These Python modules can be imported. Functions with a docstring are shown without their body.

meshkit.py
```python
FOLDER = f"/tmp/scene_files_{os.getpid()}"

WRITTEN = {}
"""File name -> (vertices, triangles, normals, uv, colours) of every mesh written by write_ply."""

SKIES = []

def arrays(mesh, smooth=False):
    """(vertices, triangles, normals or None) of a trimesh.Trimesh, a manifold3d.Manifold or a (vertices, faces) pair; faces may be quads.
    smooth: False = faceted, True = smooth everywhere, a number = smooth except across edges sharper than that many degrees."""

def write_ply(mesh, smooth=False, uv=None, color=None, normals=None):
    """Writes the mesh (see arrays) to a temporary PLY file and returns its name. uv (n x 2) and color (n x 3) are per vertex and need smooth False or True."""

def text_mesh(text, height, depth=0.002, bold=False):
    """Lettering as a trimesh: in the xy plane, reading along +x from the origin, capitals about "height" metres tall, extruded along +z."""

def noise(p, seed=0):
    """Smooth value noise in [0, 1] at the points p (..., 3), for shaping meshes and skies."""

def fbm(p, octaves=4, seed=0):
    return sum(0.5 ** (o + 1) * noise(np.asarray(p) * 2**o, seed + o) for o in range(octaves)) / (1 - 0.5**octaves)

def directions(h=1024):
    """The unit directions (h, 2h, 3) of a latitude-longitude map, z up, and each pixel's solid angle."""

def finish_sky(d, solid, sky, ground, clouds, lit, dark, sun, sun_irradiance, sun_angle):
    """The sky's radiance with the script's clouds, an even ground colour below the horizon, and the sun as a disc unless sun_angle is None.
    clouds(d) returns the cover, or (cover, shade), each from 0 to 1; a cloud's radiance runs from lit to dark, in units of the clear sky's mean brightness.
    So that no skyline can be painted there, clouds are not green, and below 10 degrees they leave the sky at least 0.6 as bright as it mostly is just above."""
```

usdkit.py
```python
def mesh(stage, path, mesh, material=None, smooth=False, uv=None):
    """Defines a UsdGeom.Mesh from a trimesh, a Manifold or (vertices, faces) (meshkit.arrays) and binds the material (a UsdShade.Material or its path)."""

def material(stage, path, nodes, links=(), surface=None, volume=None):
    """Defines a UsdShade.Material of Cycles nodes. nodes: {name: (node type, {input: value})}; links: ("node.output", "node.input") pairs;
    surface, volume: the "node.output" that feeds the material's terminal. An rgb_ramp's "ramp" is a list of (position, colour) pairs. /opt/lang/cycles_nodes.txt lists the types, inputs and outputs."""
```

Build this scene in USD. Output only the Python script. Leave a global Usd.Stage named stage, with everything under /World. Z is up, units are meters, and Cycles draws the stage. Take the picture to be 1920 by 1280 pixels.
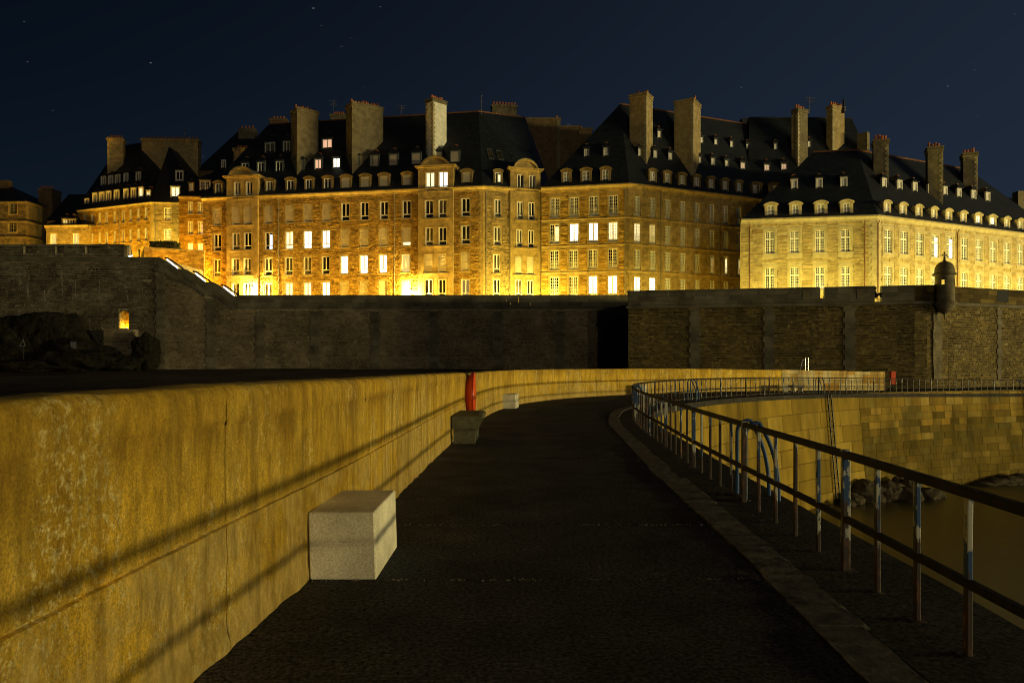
import math, random
import numpy as np
import trimesh
import shapely.geometry as sg
from shapely.ops import unary_union
from scipy.interpolate import CubicSpline
import manifold3d as m3
import usdkit, meshkit
from pxr import Usd, UsdGeom, UsdLux, UsdShade, Gf, Sdf

rng = np.random.default_rng(7)
stage = Usd.Stage.CreateInMemory()
UsdGeom.SetStageUpAxis(stage, UsdGeom.Tokens.z)
UsdGeom.SetStageMetersPerUnit(stage, 1.0)
UsdGeom.Xform.Define(stage, '/World')
UsdGeom.Scope.Define(stage, '/World/Looks')
LK = '/World/Looks/'
FP, CX, CY, CAMH = 1400.0, 960.0, 680.0, 1.75      # focal length in photo pixels, horizon row, camera height over the path

# ------------------------------------------------------------------ camera
cam = UsdGeom.Camera.Define(stage, '/World/camera')
cam.CreateHorizontalApertureAttr(36.0)
cam.CreateVerticalApertureAttr(24.0)
cam.CreateFocalLengthAttr(36.0 * FP / 1920)
cam.CreateVerticalApertureOffsetAttr(36.0 * 40 / 1920)
cam.CreateFStopAttr(0.0)
cam.CreateExposureAttr(0.0)
xf = UsdGeom.Xformable(cam)
xf.AddTranslateOp().Set(Gf.Vec3d(0, 0, CAMH))
xf.AddRotateXOp().Set(90.0)

# ------------------------------------------------------------------ sky
def tag(prim, label=None, category=None, group=None, kind=None):
    for k, v in (('label', label), ('category', category), ('group', group), ('kind', kind)):
        if v:
            prim.SetCustomDataByKey(k, v)

SKY_STRENGTH = 0.0016
sky_mat = usdkit.material(stage, LK + 'sky', {
    'sky': ('sky_texture', {'sky_type': 'single_scattering', 'sun_disc': False, 'sun_elevation': math.radians(14), 'sun_rotation': math.radians(135), 'air_density': 1.0, 'aerosol_density': 0.4, 'ozone_density': 3.0}),
    'tint': ('mix_color', {'blend_type': 'multiply', 'fac': 1.0, 'b': (0.62, 0.86, 1.05)}),
    'co': ('texture_coordinate', {}),
    'mp': ('mapping', {'rotation': (0.0, math.radians(-24), 0.0), 'scale': (0.20, 1.0, 1.0)}),
    'vo': ('voronoi_texture', {'scale': 85.0}),
    'st': ('map_range', {'from_min': 0.0, 'from_max': 0.062, 'to_min': 1.0, 'to_max': 0.0, 'clamp': True}),
    'sep': ('separate_color', {}),
    'pw': ('math', {'math_type': 'power', 'value2': 4.0}),
    'mu': ('math', {'math_type': 'multiply'}),
    'sc': ('math', {'math_type': 'multiply', 'value2': 170.0}),
    'dir': ('separate_xyz', {}),
    'f': ('math', {'math_type': 'multiply_add', 'value2': -0.8}),
    'fm': ('map_range', {'range_type': 'smoothstep', 'from_min': -1.15, 'from_max': 0.95, 'to_min': 0.0, 'to_max': 1.0, 'clamp': True}),
    'gr': ('math', {'math_type': 'multiply', 'value2': 8.8}), 'gg': ('math', {'math_type': 'multiply', 'value2': 13.4}), 'gb': ('math', {'math_type': 'multiply', 'value2': 23.5}),
    'glow': ('combine_color', {}),
    'add2': ('mix_color', {'blend_type': 'add', 'fac': 1.0, 'use_clamp': False}),
    'add': ('mix_color', {'blend_type': 'add', 'fac': 1.0, 'use_clamp': False}),
    'grey': ('combine_color', {}),
    'bg': ('background_shader', {'strength': SKY_STRENGTH}),
}, [('sky.color', 'tint.a'), ('co.generated', 'mp.vector'), ('mp.vector', 'vo.vector'), ('vo.distance', 'st.value'), ('vo.color', 'sep.color'),
    ('sep.r', 'pw.value1'), ('pw.value', 'mu.value1'), ('st.result', 'mu.value2'), ('mu.value', 'sc.value1'),
    ('sc.value', 'grey.r'), ('sc.value', 'grey.g'), ('sc.value', 'grey.b'), ('tint.result', 'add.a'), ('grey.color', 'add.b'), ('co.generated', 'dir.vector'), ('dir.z', 'f.value1'), ('dir.x', 'f.value3'), ('f.value', 'fm.value'), ('fm.result', 'gr.value1'), ('fm.result', 'gg.value1'), ('fm.result', 'gb.value1'),
    ('gr.value', 'glow.r'), ('gg.value', 'glow.g'), ('gb.value', 'glow.b'), ('add.result', 'add2.a'), ('glow.color', 'add2.b'), ('add2.result', 'bg.color')],
    surface='bg.background')
dome = UsdLux.DomeLight.Define(stage, '/World/sky')
UsdShade.MaterialBindingAPI.Apply(dome.GetPrim()).Bind(sky_mat)

NAMES = {}
def numbered(parent, name):
    k = NAMES.get((parent, name), 0); NAMES[(parent, name)] = k + 1
    return name if k == 0 else '%s_%03d' % (name, k)

# ------------------------------------------------------------------ lamps of the place
def sphere_light(name, pos, radius, color, power):
    l = UsdLux.SphereLight.Define(stage, '/World/' + numbered('/World', name))
    l.CreateRadiusAttr(radius)
    l.CreateNormalizeAttr(True)
    l.CreateIntensityAttr(power)
    l.CreateColorAttr(Gf.Vec3f(*color))
    UsdGeom.Xformable(l).AddTranslateOp().Set(Gf.Vec3d(*map(float, pos)))
    return l

HARBOUR_POWER, MAST_POWER = 545000.0, 108000.0
HARBOUR_COLOR, MAST_COLOR = (1.0, 0.80, 0.32), (1.0, 0.82, 0.46)
for i in range(12):                                  # the row of quay lamps across the harbour, off to the right
    a = math.radians(-2 + 19 * i / 11)
    sphere_light('harbour_lamp', (250 * math.cos(a), 10 - 250 * math.sin(a), 5.9 + 3.6 * ((i * 5) % 12) / 11), 1.3, HARBOUR_COLOR, HARBOUR_POWER / 12)
for i in range(2):                                   # far dock masts behind the camera
    a = math.radians(76 + 6 * i)
    sphere_light('dock_mast_lamp', (12 + 260 * math.cos(a), -260 * math.sin(a), 34.0), 1.5, MAST_COLOR, MAST_POWER / 2)
ORANGE, AMBER, YELLOW = (1.0, 0.52, 0.025), (1.0, 0.55, 0.022), (1.0, 0.79, 0.13)

# ------------------------------------------------------------------ small tools
def at(px, py, Y):
    return np.array([(px - CX) / FP * Y, Y, CAMH - (py - CY) / FP * Y])

class MB:
    """collects pieces of one mesh"""
    def __init__(s): s.v, s.f, s.n = [], [], 0
    def add(s, v, f):
        v = np.asarray(v, float).reshape(-1, 3); f = np.asarray(f, int).reshape(-1, 3)
        s.v.append(v); s.f.append(f + s.n); s.n += len(v); return s
    def tm(s, m): return s.add(m.vertices, m.faces)
    def get(s): return np.vstack(s.v), np.vstack(s.f)
    def quad(s, a, b, c, d): return s.add([a, b, c, d], [[0, 1, 2], [0, 2, 3]])
    def box8(s, c): return s.add(c, BOXF)

BOXF = np.array([[0, 2, 1], [0, 3, 2], [4, 5, 6], [4, 6, 7], [0, 1, 5], [0, 5, 4], [1, 2, 6], [1, 6, 5], [2, 3, 7], [2, 7, 6], [3, 0, 4], [3, 4, 7]])

class Wall:
    """an upright plane: u runs along it, d stands out towards the viewer's side (right of travel), z up"""
    def __init__(s, a, b):
        s.a, s.b = np.array(a, float), np.array(b, float)
        s.L = np.linalg.norm(s.b - s.a); s.u = (s.b - s.a) / s.L; s.n = np.array([s.u[1], -s.u[0]])
    def P(s, u, d, z):
        u, d, z = np.broadcast_arrays(np.asarray(u, float), np.asarray(d, float), np.asarray(z, float))
        xy = s.a + u[..., None] * s.u + d[..., None] * s.n
        return np.concatenate([xy, z[..., None]], -1)
    def ray(s, px, py, d=0.0):
        r = np.array([(px - CX) / FP, 1.0]); t = (s.a @ s.n + d) / (r @ s.n)
        return (t * r - s.a) @ s.u, CAMH - (py - CY) / FP * t
    def roof(s, px, py, ze, tan):
        r = np.array([(px - CX) / FP, 1.0]); k = -(py - CY) / FP; rn, an = r @ s.n, s.a @ s.n
        t = (ze + tan * an - CAMH) / (k + tan * rn)
        return (t * r - s.a) @ s.u, t * rn - an, CAMH + t * k
    def shift(s, d): return Wall(s.a + d * s.n, s.b + d * s.n)
    def box(s, mb, u0, u1, d0, d1, z0, z1):
        c = s.P([u0, u1, u1, u0, u0, u1, u1, u0], [d1, d1, d0, d0, d1, d1, d0, d0], [z0] * 4 + [z1] * 4)
        return mb.box8(c)
    def plate(s, mb, poly, d0, d1):
        for g in (poly.geoms if hasattr(poly, 'geoms') else [poly]):
            if g.area < 1e-6: continue
            m = trimesh.creation.extrude_polygon(g, d1 - d0, engine='earcut') if EARCUT else trimesh.creation.extrude_polygon(g, d1 - d0)
            mb.add(s.P(m.vertices[:, 0], m.vertices[:, 2] + d0, m.vertices[:, 1]), m.faces)
        return mb
EARCUT = False

def sweep(line, prof, closed=True, z=None):
    """line (N,2) plan, prof (M,2) of (out, up), mitred; z: height added per point"""
    p = np.asarray(line, float); prof = np.asarray(prof, float)
    t = np.diff(p, axis=0); t /= np.linalg.norm(t, axis=1)[:, None]
    n = np.stack([t[:, 1], -t[:, 0]], 1)
    na, nb = np.vstack([n[:1], n]), np.vstack([n, n[-1:]])
    m = na + nb; m /= np.linalg.norm(m, axis=1)[:, None]; m /= np.maximum((m * na).sum(1), 0.3)[:, None]
    z = np.zeros(len(p)) if z is None else np.asarray(z)
    N, M = len(p), len(prof)
    v = np.concatenate([p[:, None] + m[:, None] * prof[None, :, :1], (z[:, None] + prof[None, :, 1])[..., None]], -1)
    i, j = np.meshgrid(np.arange(N - 1), np.arange(M if closed else M - 1), indexing='ij')
    j2 = (j + 1) % M
    q = np.stack([i * M + j, (i + 1) * M + j, (i + 1) * M + j2, i * M + j2], -1).reshape(-1, 4)
    f = np.vstack([q[:, [0, 1, 2]], q[:, [0, 2, 3]]])
    if closed:
        for base, flip in ((0, 1), ((N - 1) * M, -1)):
            poly = sg.Polygon(prof)
            try:
                vv, ff = trimesh.creation.triangulate_polygon(poly)
                if len(vv) == M:
                    from scipy.spatial import cKDTree
                    idx = cKDTree(prof).query(vv)[1]
                    f = np.vstack([f, (idx[ff] + base)[:, ::flip]])
            except Exception:
                c = np.arange(1, M - 1); f = np.vstack([f, np.stack([np.full(M - 2, base), base + c, base + c + 1], 1)])
    return v.reshape(-1, 3), f

def tube(pts, r, sides=8):
    p = np.asarray(pts, float); t = np.gradient(p, axis=0); t /= np.linalg.norm(t, axis=1)[:, None] + 1e-12
    ref = np.array([0, 0, 1.0]) if abs(t[:, 2]).mean() < 0.8 else np.array([1.0, 0, 0])
    a = np.cross(t, ref)
    bad = np.linalg.norm(a, axis=1) < 1e-3
    a[bad] = np.cross(t[bad], np.array([0.3, 1, 0.2])); a /= np.linalg.norm(a, axis=1)[:, None]
    for k in range(1, len(a)):
        if a[k] @ a[k - 1] < 0: a[k] = -a[k]
    b = np.cross(t, a); ang = np.arange(sides) * 2 * np.pi / sides
    r = np.broadcast_to(r, (len(p),))
    v = p[:, None] + r[:, None, None] * (np.cos(ang)[None, :, None] * a[:, None] + np.sin(ang)[None, :, None] * b[:, None])
    i, j = np.meshgrid(np.arange(len(p) - 1), np.arange(sides), indexing='ij')
    q = np.stack([i * sides + j, i * sides + (j + 1) % sides, (i + 1) * sides + (j + 1) % sides, (i + 1) * sides + j], -1).reshape(-1, 4)
    f = [q[:, [0, 1, 2]], q[:, [0, 2, 3]]]
    c = np.arange(1, sides - 1)
    f += [np.stack([0 * c, c + 1, c], 1), np.stack([0 * c, c, c + 1], 1) + (len(p) - 1) * sides]
    return v.reshape(-1, 3), np.vstack(f)

def lathe(prof, center, sides=24):
    """prof (M,2) of radius, height"""
    prof = np.asarray(prof, float); ang = np.arange(sides) * 2 * np.pi / sides; M = len(prof)
    v = np.stack([prof[:, None, 0] * np.cos(ang), prof[:, None, 0] * np.sin(ang), np.broadcast_to(prof[:, None, 1], (M, sides))], -1) + np.asarray(center)
    i, j = np.meshgrid(np.arange(M - 1), np.arange(sides), indexing='ij')
    q = np.stack([i * sides + j, i * sides + (j + 1) % sides, (i + 1) * sides + (j + 1) % sides, (i + 1) * sides + j], -1).reshape(-1, 4)
    return v.reshape(-1, 3), np.vstack([q[:, [0, 1, 2]], q[:, [0, 2, 3]]])

def hull(pts):
    return trimesh.Trimesh(np.asarray(pts, float)).convex_hull if False else trimesh.convex.convex_hull(np.asarray(pts, float))

class Thing:
    def __init__(s, name, label, category, base, group=None, kind=None):
        s.path = '/World/' + numbered('/World', name); s.base = np.asarray(base, float)
        x = UsdGeom.Xform.Define(stage, s.path); x.AddTranslateOp().Set(Gf.Vec3d(*s.base))
        s.prim = x.GetPrim(); tag(s.prim, label, category, group, kind)
    def add(s, name, mesh, mat, parent=None, smooth=False, label=None, kind=None):
        par = parent or s.path
        path = par + '/' + numbered(par, name)
        if isinstance(mesh, MB): mesh = mesh.get()
        tone = mesh[2] if isinstance(mesh, tuple) and len(mesh) == 3 else None
        v, f = (mesh.vertices, mesh.faces) if hasattr(mesh, 'vertices') else mesh[:2]
        m = usdkit.mesh(stage, path, (np.asarray(v) - s.base, np.asarray(f)), MAT[mat], smooth)
        if tone is not None:
            UsdGeom.PrimvarsAPI(m).CreatePrimvar('tone', Sdf.ValueTypeNames.FloatArray, 'vertex').Set([float(q) for q in np.repeat(tone, 3 if smooth is False and len(m.GetPointsAttr().Get()) == 3 * len(f) else 1)])
        tag(m.GetPrim(), label, None, None, kind)
        return path

def structure(name, mesh, mat, smooth=False, kind='structure', label=None, category=None):
    if isinstance(mesh, MB): mesh = mesh.get()
    m = usdkit.mesh(stage, '/World/' + numbered('/World', name), mesh, MAT[mat], smooth)
    tag(m.GetPrim(), label, category, None, kind); return m

# ------------------------------------------------------------------ materials
MAT = {}
def mat(name, nodes, links, surface='p.BSDF'):
    MAT[name] = usdkit.material(stage, LK + name, nodes, links, surface=surface)

def plain(name, color, rough=0.6, metal=0.0, spec=0.5):
    mat(name, {'p': ('principled_bsdf', {'base_color': color, 'roughness': rough, 'metallic': metal, 'specular_ior_level': spec})}, [])

def glow(name, color, strength):
    mat(name, {'e': ('emission', {'color': color, 'strength': strength})}, [], 'e.emission')

def stone(name, stops, nscale=1.5, bscale=9.0, bump=0.5, dist=0.03, rough=0.85, grime=0.6, island=True, stretch=(1, 1, 1)):
    """each stone its own tone, mottled, with a rough face"""
    nodes = {
        'g': ('geometry', {}), 'mp': ('mapping', {'scale': stretch}),
        'ramp': ('rgb_ramp', {'ramp': stops}),
        'n1': ('noise_texture', {'scale': nscale, 'detail': 5.0, 'roughness': 0.6}),
        'n2': ('noise_texture', {'scale': bscale, 'detail': 6.0, 'roughness': 0.65}),
        'mr': ('map_range', {'from_min': 0.3, 'from_max': 0.7, 'to_min': grime, 'to_max': 1.25, 'clamp': True}),
        'mul': ('mix_color', {'blend_type': 'multiply', 'fac': 1.0, 'use_clamp': False}),
        'cc': ('combine_color', {}),
        'b': ('bump', {'strength': bump, 'distance': dist}),
        'p': ('principled_bsdf', {'roughness': rough, 'specular_ior_level': 0.12})}
    links = [('g.position', 'mp.vector'), ('mp.vector', 'n1.vector'), ('mp.vector', 'n2.vector'), ('n1.fac', 'mr.value'), ('mr.result', 'cc.r'), ('mr.result', 'cc.g'), ('mr.result', 'cc.b'),
             ('ramp.color', 'mul.a'), ('cc.color', 'mul.b'), ('mul.result', 'p.base_color'), ('n2.fac', 'b.height'), ('b.normal', 'p.normal')]
    if island:
        nodes['oi'] = ('object_info', {}); nodes['at'] = ('attribute', {'attribute': 'tone'}); nodes['sum'] = ('math', {'math_type': 'add'}); nodes['fr'] = ('math', {'math_type': 'fraction'})
        links += [('at.fac', 'sum.value1'), ('oi.random', 'sum.value2'), ('sum.value', 'fr.value1'), ('fr.value', 'ramp.fac')]
    else: links.append(('n2.fac', 'ramp.fac'))
    mat(name, nodes, links)

stone('main_stone', [(0, (.22, .125, .022)), (.3, (.31, .187, .034)), (.6, (.37, .23, .046)), (.88, (.48, .315, .08)), (1, (.29, .155, .024))], bump=0.6)
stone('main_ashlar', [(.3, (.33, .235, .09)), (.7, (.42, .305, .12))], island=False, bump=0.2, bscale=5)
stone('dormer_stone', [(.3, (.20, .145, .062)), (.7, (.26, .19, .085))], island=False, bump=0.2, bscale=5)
stone('side_stone', [(0, (.27, .195, .08)), (.5, (.32, .235, .10)), (1, (.36, .265, .12))], bump=0.7)
stone('pale_stone', [(0, (.35, .27, .12)), (.4, (.39, .305, .145)), (.85, (.43, .34, .17)), (1, (.37, .25, .095))], bump=0.7, grime=.75)
stone('pale_ashlar', [(.3, (.42, .36, .22)), (.7, (.48, .41, .26))], island=False, bump=0.15, bscale=5, grime=.8)
stone('dark_house_stone', [(0, (.10, .075, .045)), (.5, (.15, .11, .06)), (1, (.19, .14, .075))])
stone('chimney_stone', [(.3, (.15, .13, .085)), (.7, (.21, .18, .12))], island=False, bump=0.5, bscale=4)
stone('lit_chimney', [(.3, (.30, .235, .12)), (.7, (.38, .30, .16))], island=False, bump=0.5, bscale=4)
stone('chimney_white', [(.3, (.62, .62, .56)), (.7, (.72, .72, .66))], island=False, bump=0.2, bscale=4, grime=.85)
stone('chimney_dark', [(.3, (.12, .085, .05)), (.7, (.17, .12, .07))], island=False, bump=0.5, bscale=4)
stone('quoin_stone', [(0, (.30, .26, .17)), (1, (.42, .37, .25))])
stone('rampart_stone', [(0, (.15, .12, .078)), (.4, (.20, .16, .105)), (.8, (.235, .19, .125)), (1, (.28, .235, .16))], nscale=.3, grime=.3, bump=.9, dist=.05)
stone('bastion_stone', [(0, (.065, .048, .016)), (.4, (.10, .073, .023)), (.8, (.14, .102, .03)), (1, (.20, .148, .048))], nscale=.4, grime=.45, bump=.9, dist=.05)
mat('old_rampart_stone', {
    'g': ('geometry', {}), 'at': ('attribute', {'attribute': 'tone'}), 'ramp': ('rgb_ramp', {'ramp': [(0, (.06, .052, .04)), (.5, (.11, .095, .07)), (1, (.17, .15, .11))]}),
    'n1': ('noise_texture', {'scale': .35, 'detail': 5.0}), 'mr': ('map_range', {'from_min': .35, 'from_max': .65, 'to_min': .35, 'to_max': 1.3, 'clamp': True}), 'cc': ('combine_color', {}),
    'mul': ('mix_color', {'blend_type': 'multiply', 'fac': 1.0, 'use_clamp': False}),
    'mp': ('mapping', {'scale': (1, 1, .09)}), 'n2': ('noise_texture', {'scale': 2.6, 'detail': 4.0, 'roughness': .7}), 'r2': ('map_range', {'from_min': .60, 'from_max': .70, 'clamp': True}),
    'sep': ('separate_xyz', {}), 'za': ('map_range', {'from_min': 8.2, 'from_max': 9.6, 'clamp': True}), 'zb': ('map_range', {'from_min': 12.0, 'from_max': 13.0, 'to_min': 1.0, 'to_max': 0.0, 'clamp': True}),
    'm1': ('math', {'math_type': 'multiply'}), 'm2': ('math', {'math_type': 'multiply'}), 'mix': ('mix_color', {'b': (.40, .38, .34)}),
    'n3': ('noise_texture', {'scale': 9.0, 'detail': 6.0}), 'b': ('bump', {'strength': .9, 'distance': .05}), 'p': ('principled_bsdf', {'roughness': .9, 'specular_ior_level': .2})},
    [('at.fac', 'ramp.fac'), ('g.position', 'n1.vector'), ('n1.fac', 'mr.value'), ('mr.result', 'cc.r'), ('mr.result', 'cc.g'), ('mr.result', 'cc.b'), ('ramp.color', 'mul.a'), ('cc.color', 'mul.b'),
     ('g.position', 'mp.vector'), ('mp.vector', 'n2.vector'), ('n2.fac', 'r2.value'), ('g.position', 'sep.vector'), ('sep.z', 'za.value'), ('sep.z', 'zb.value'), ('za.result', 'm1.value1'), ('zb.result', 'm1.value2'), ('m1.value', 'm2.value1'), ('r2.result', 'm2.value2'),
     ('m2.value', 'mix.fac'), ('mul.result', 'mix.a'), ('mix.result', 'p.base_color'), ('g.position', 'n3.vector'), ('n3.fac', 'b.height'), ('b.normal', 'p.normal')])
stone('rampart_mortar', [(.3, (.20, .17, .12)), (.7, (.30, .265, .19))], island=False, bscale=3)
stone('bastion_mortar', [(.3, (.17, .14, .075)), (.7, (.23, .19, .10))], island=False, bscale=3)
stone('rampart_block', [(0, (.10, .095, .072)), (.5, (.135, .125, .093)), (1, (.17, .155, .115))], nscale=.6, grime=.5)
stone('turret_stone', [(.3, (.13, .115, .075)), (.7, (.19, .165, .105))], island=False, bscale=5, nscale=1.2, grime=.5)
stone('quay_block', [(0, (.19, .128, .018)), (.25, (.245, .165, .022)), (.5, (.29, .20, .03)), (.62, (.22, .165, .036)), (.8, (.36, .26, .06)), (.92, (.30, .175, .018)), (1, (.25, .18, .035))], nscale=.9, bscale=4, grime=.42, stretch=(1, 1, .35))
stone('quay_wet', [(0, (.11, .08, .014)), (.4, (.15, .107, .018)), (.7, (.125, .098, .024)), (.9, (.20, .145, .034)), (1, (.16, .105, .015))], nscale=.9, bscale=4, grime=.5, stretch=(1, 1, .35), rough=.95)
stone('quay_panel', [(0, (.22, .15, .018)), (.6, (.30, .205, .026)), (1, (.34, .245, .045))], nscale=.8, bscale=4, grime=.5, stretch=(1, 1, .25))
stone('quay_joint', [(.3, (.12, .09, .03)), (.7, (.22, .165, .06))], island=False)
stone('wall_end_stone', [(0, (.52, .42, .20)), (.4, (.62, .52, .28)), (.55, (.42, .24, .05)), (.8, (.60, .46, .18)), (1, (.40, .26, .07))], nscale=2.6, stretch=(1, 1, .12), grime=.45, bump=.2)
stone('kerb_stone', [(0, (.16, .148, .12)), (1, (.205, .19, .155))], nscale=6, bscale=22, bump=1.0, dist=.03, grime=.25)
stone('block_concrete', [(.34, (.44, .43, .35)), (.5, (.62, .60, .49)), (.66, (.76, .74, .61))], island=False, nscale=2.2, bscale=60, bump=.5, dist=.006, grime=.72)
stone('bench_stone', [(.25, (.07, .075, .05)), (.75, (.16, .155, .11))], island=False, nscale=5, bscale=45, bump=.8, dist=.012)
stone('boulder', [(.3, (.045, .038, .028)), (.7, (.09, .075, .05))], island=False, nscale=1.4, bscale=5, bump=1.0, dist=.12)
stone('cliff', [(.3, (.008, .0075, .006)), (.7, (.028, .024, .018))], island=False, nscale=.5, bscale=1.7, bump=1.0, dist=.4)
stone('sand', [(.3, (.08, .06, .04)), (.7, (.11, .085, .055))], island=False, nscale=.2, bscale=3, bump=.4)
stone('seabed', [(.3, (.04, .035, .025)), (.7, (.06, .05, .035))], island=False, nscale=.2, bscale=1)
stone('paving', [(.3, (.16, .14, .10)), (.7, (.20, .175, .13))], island=False, nscale=.4, bscale=4)

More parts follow.
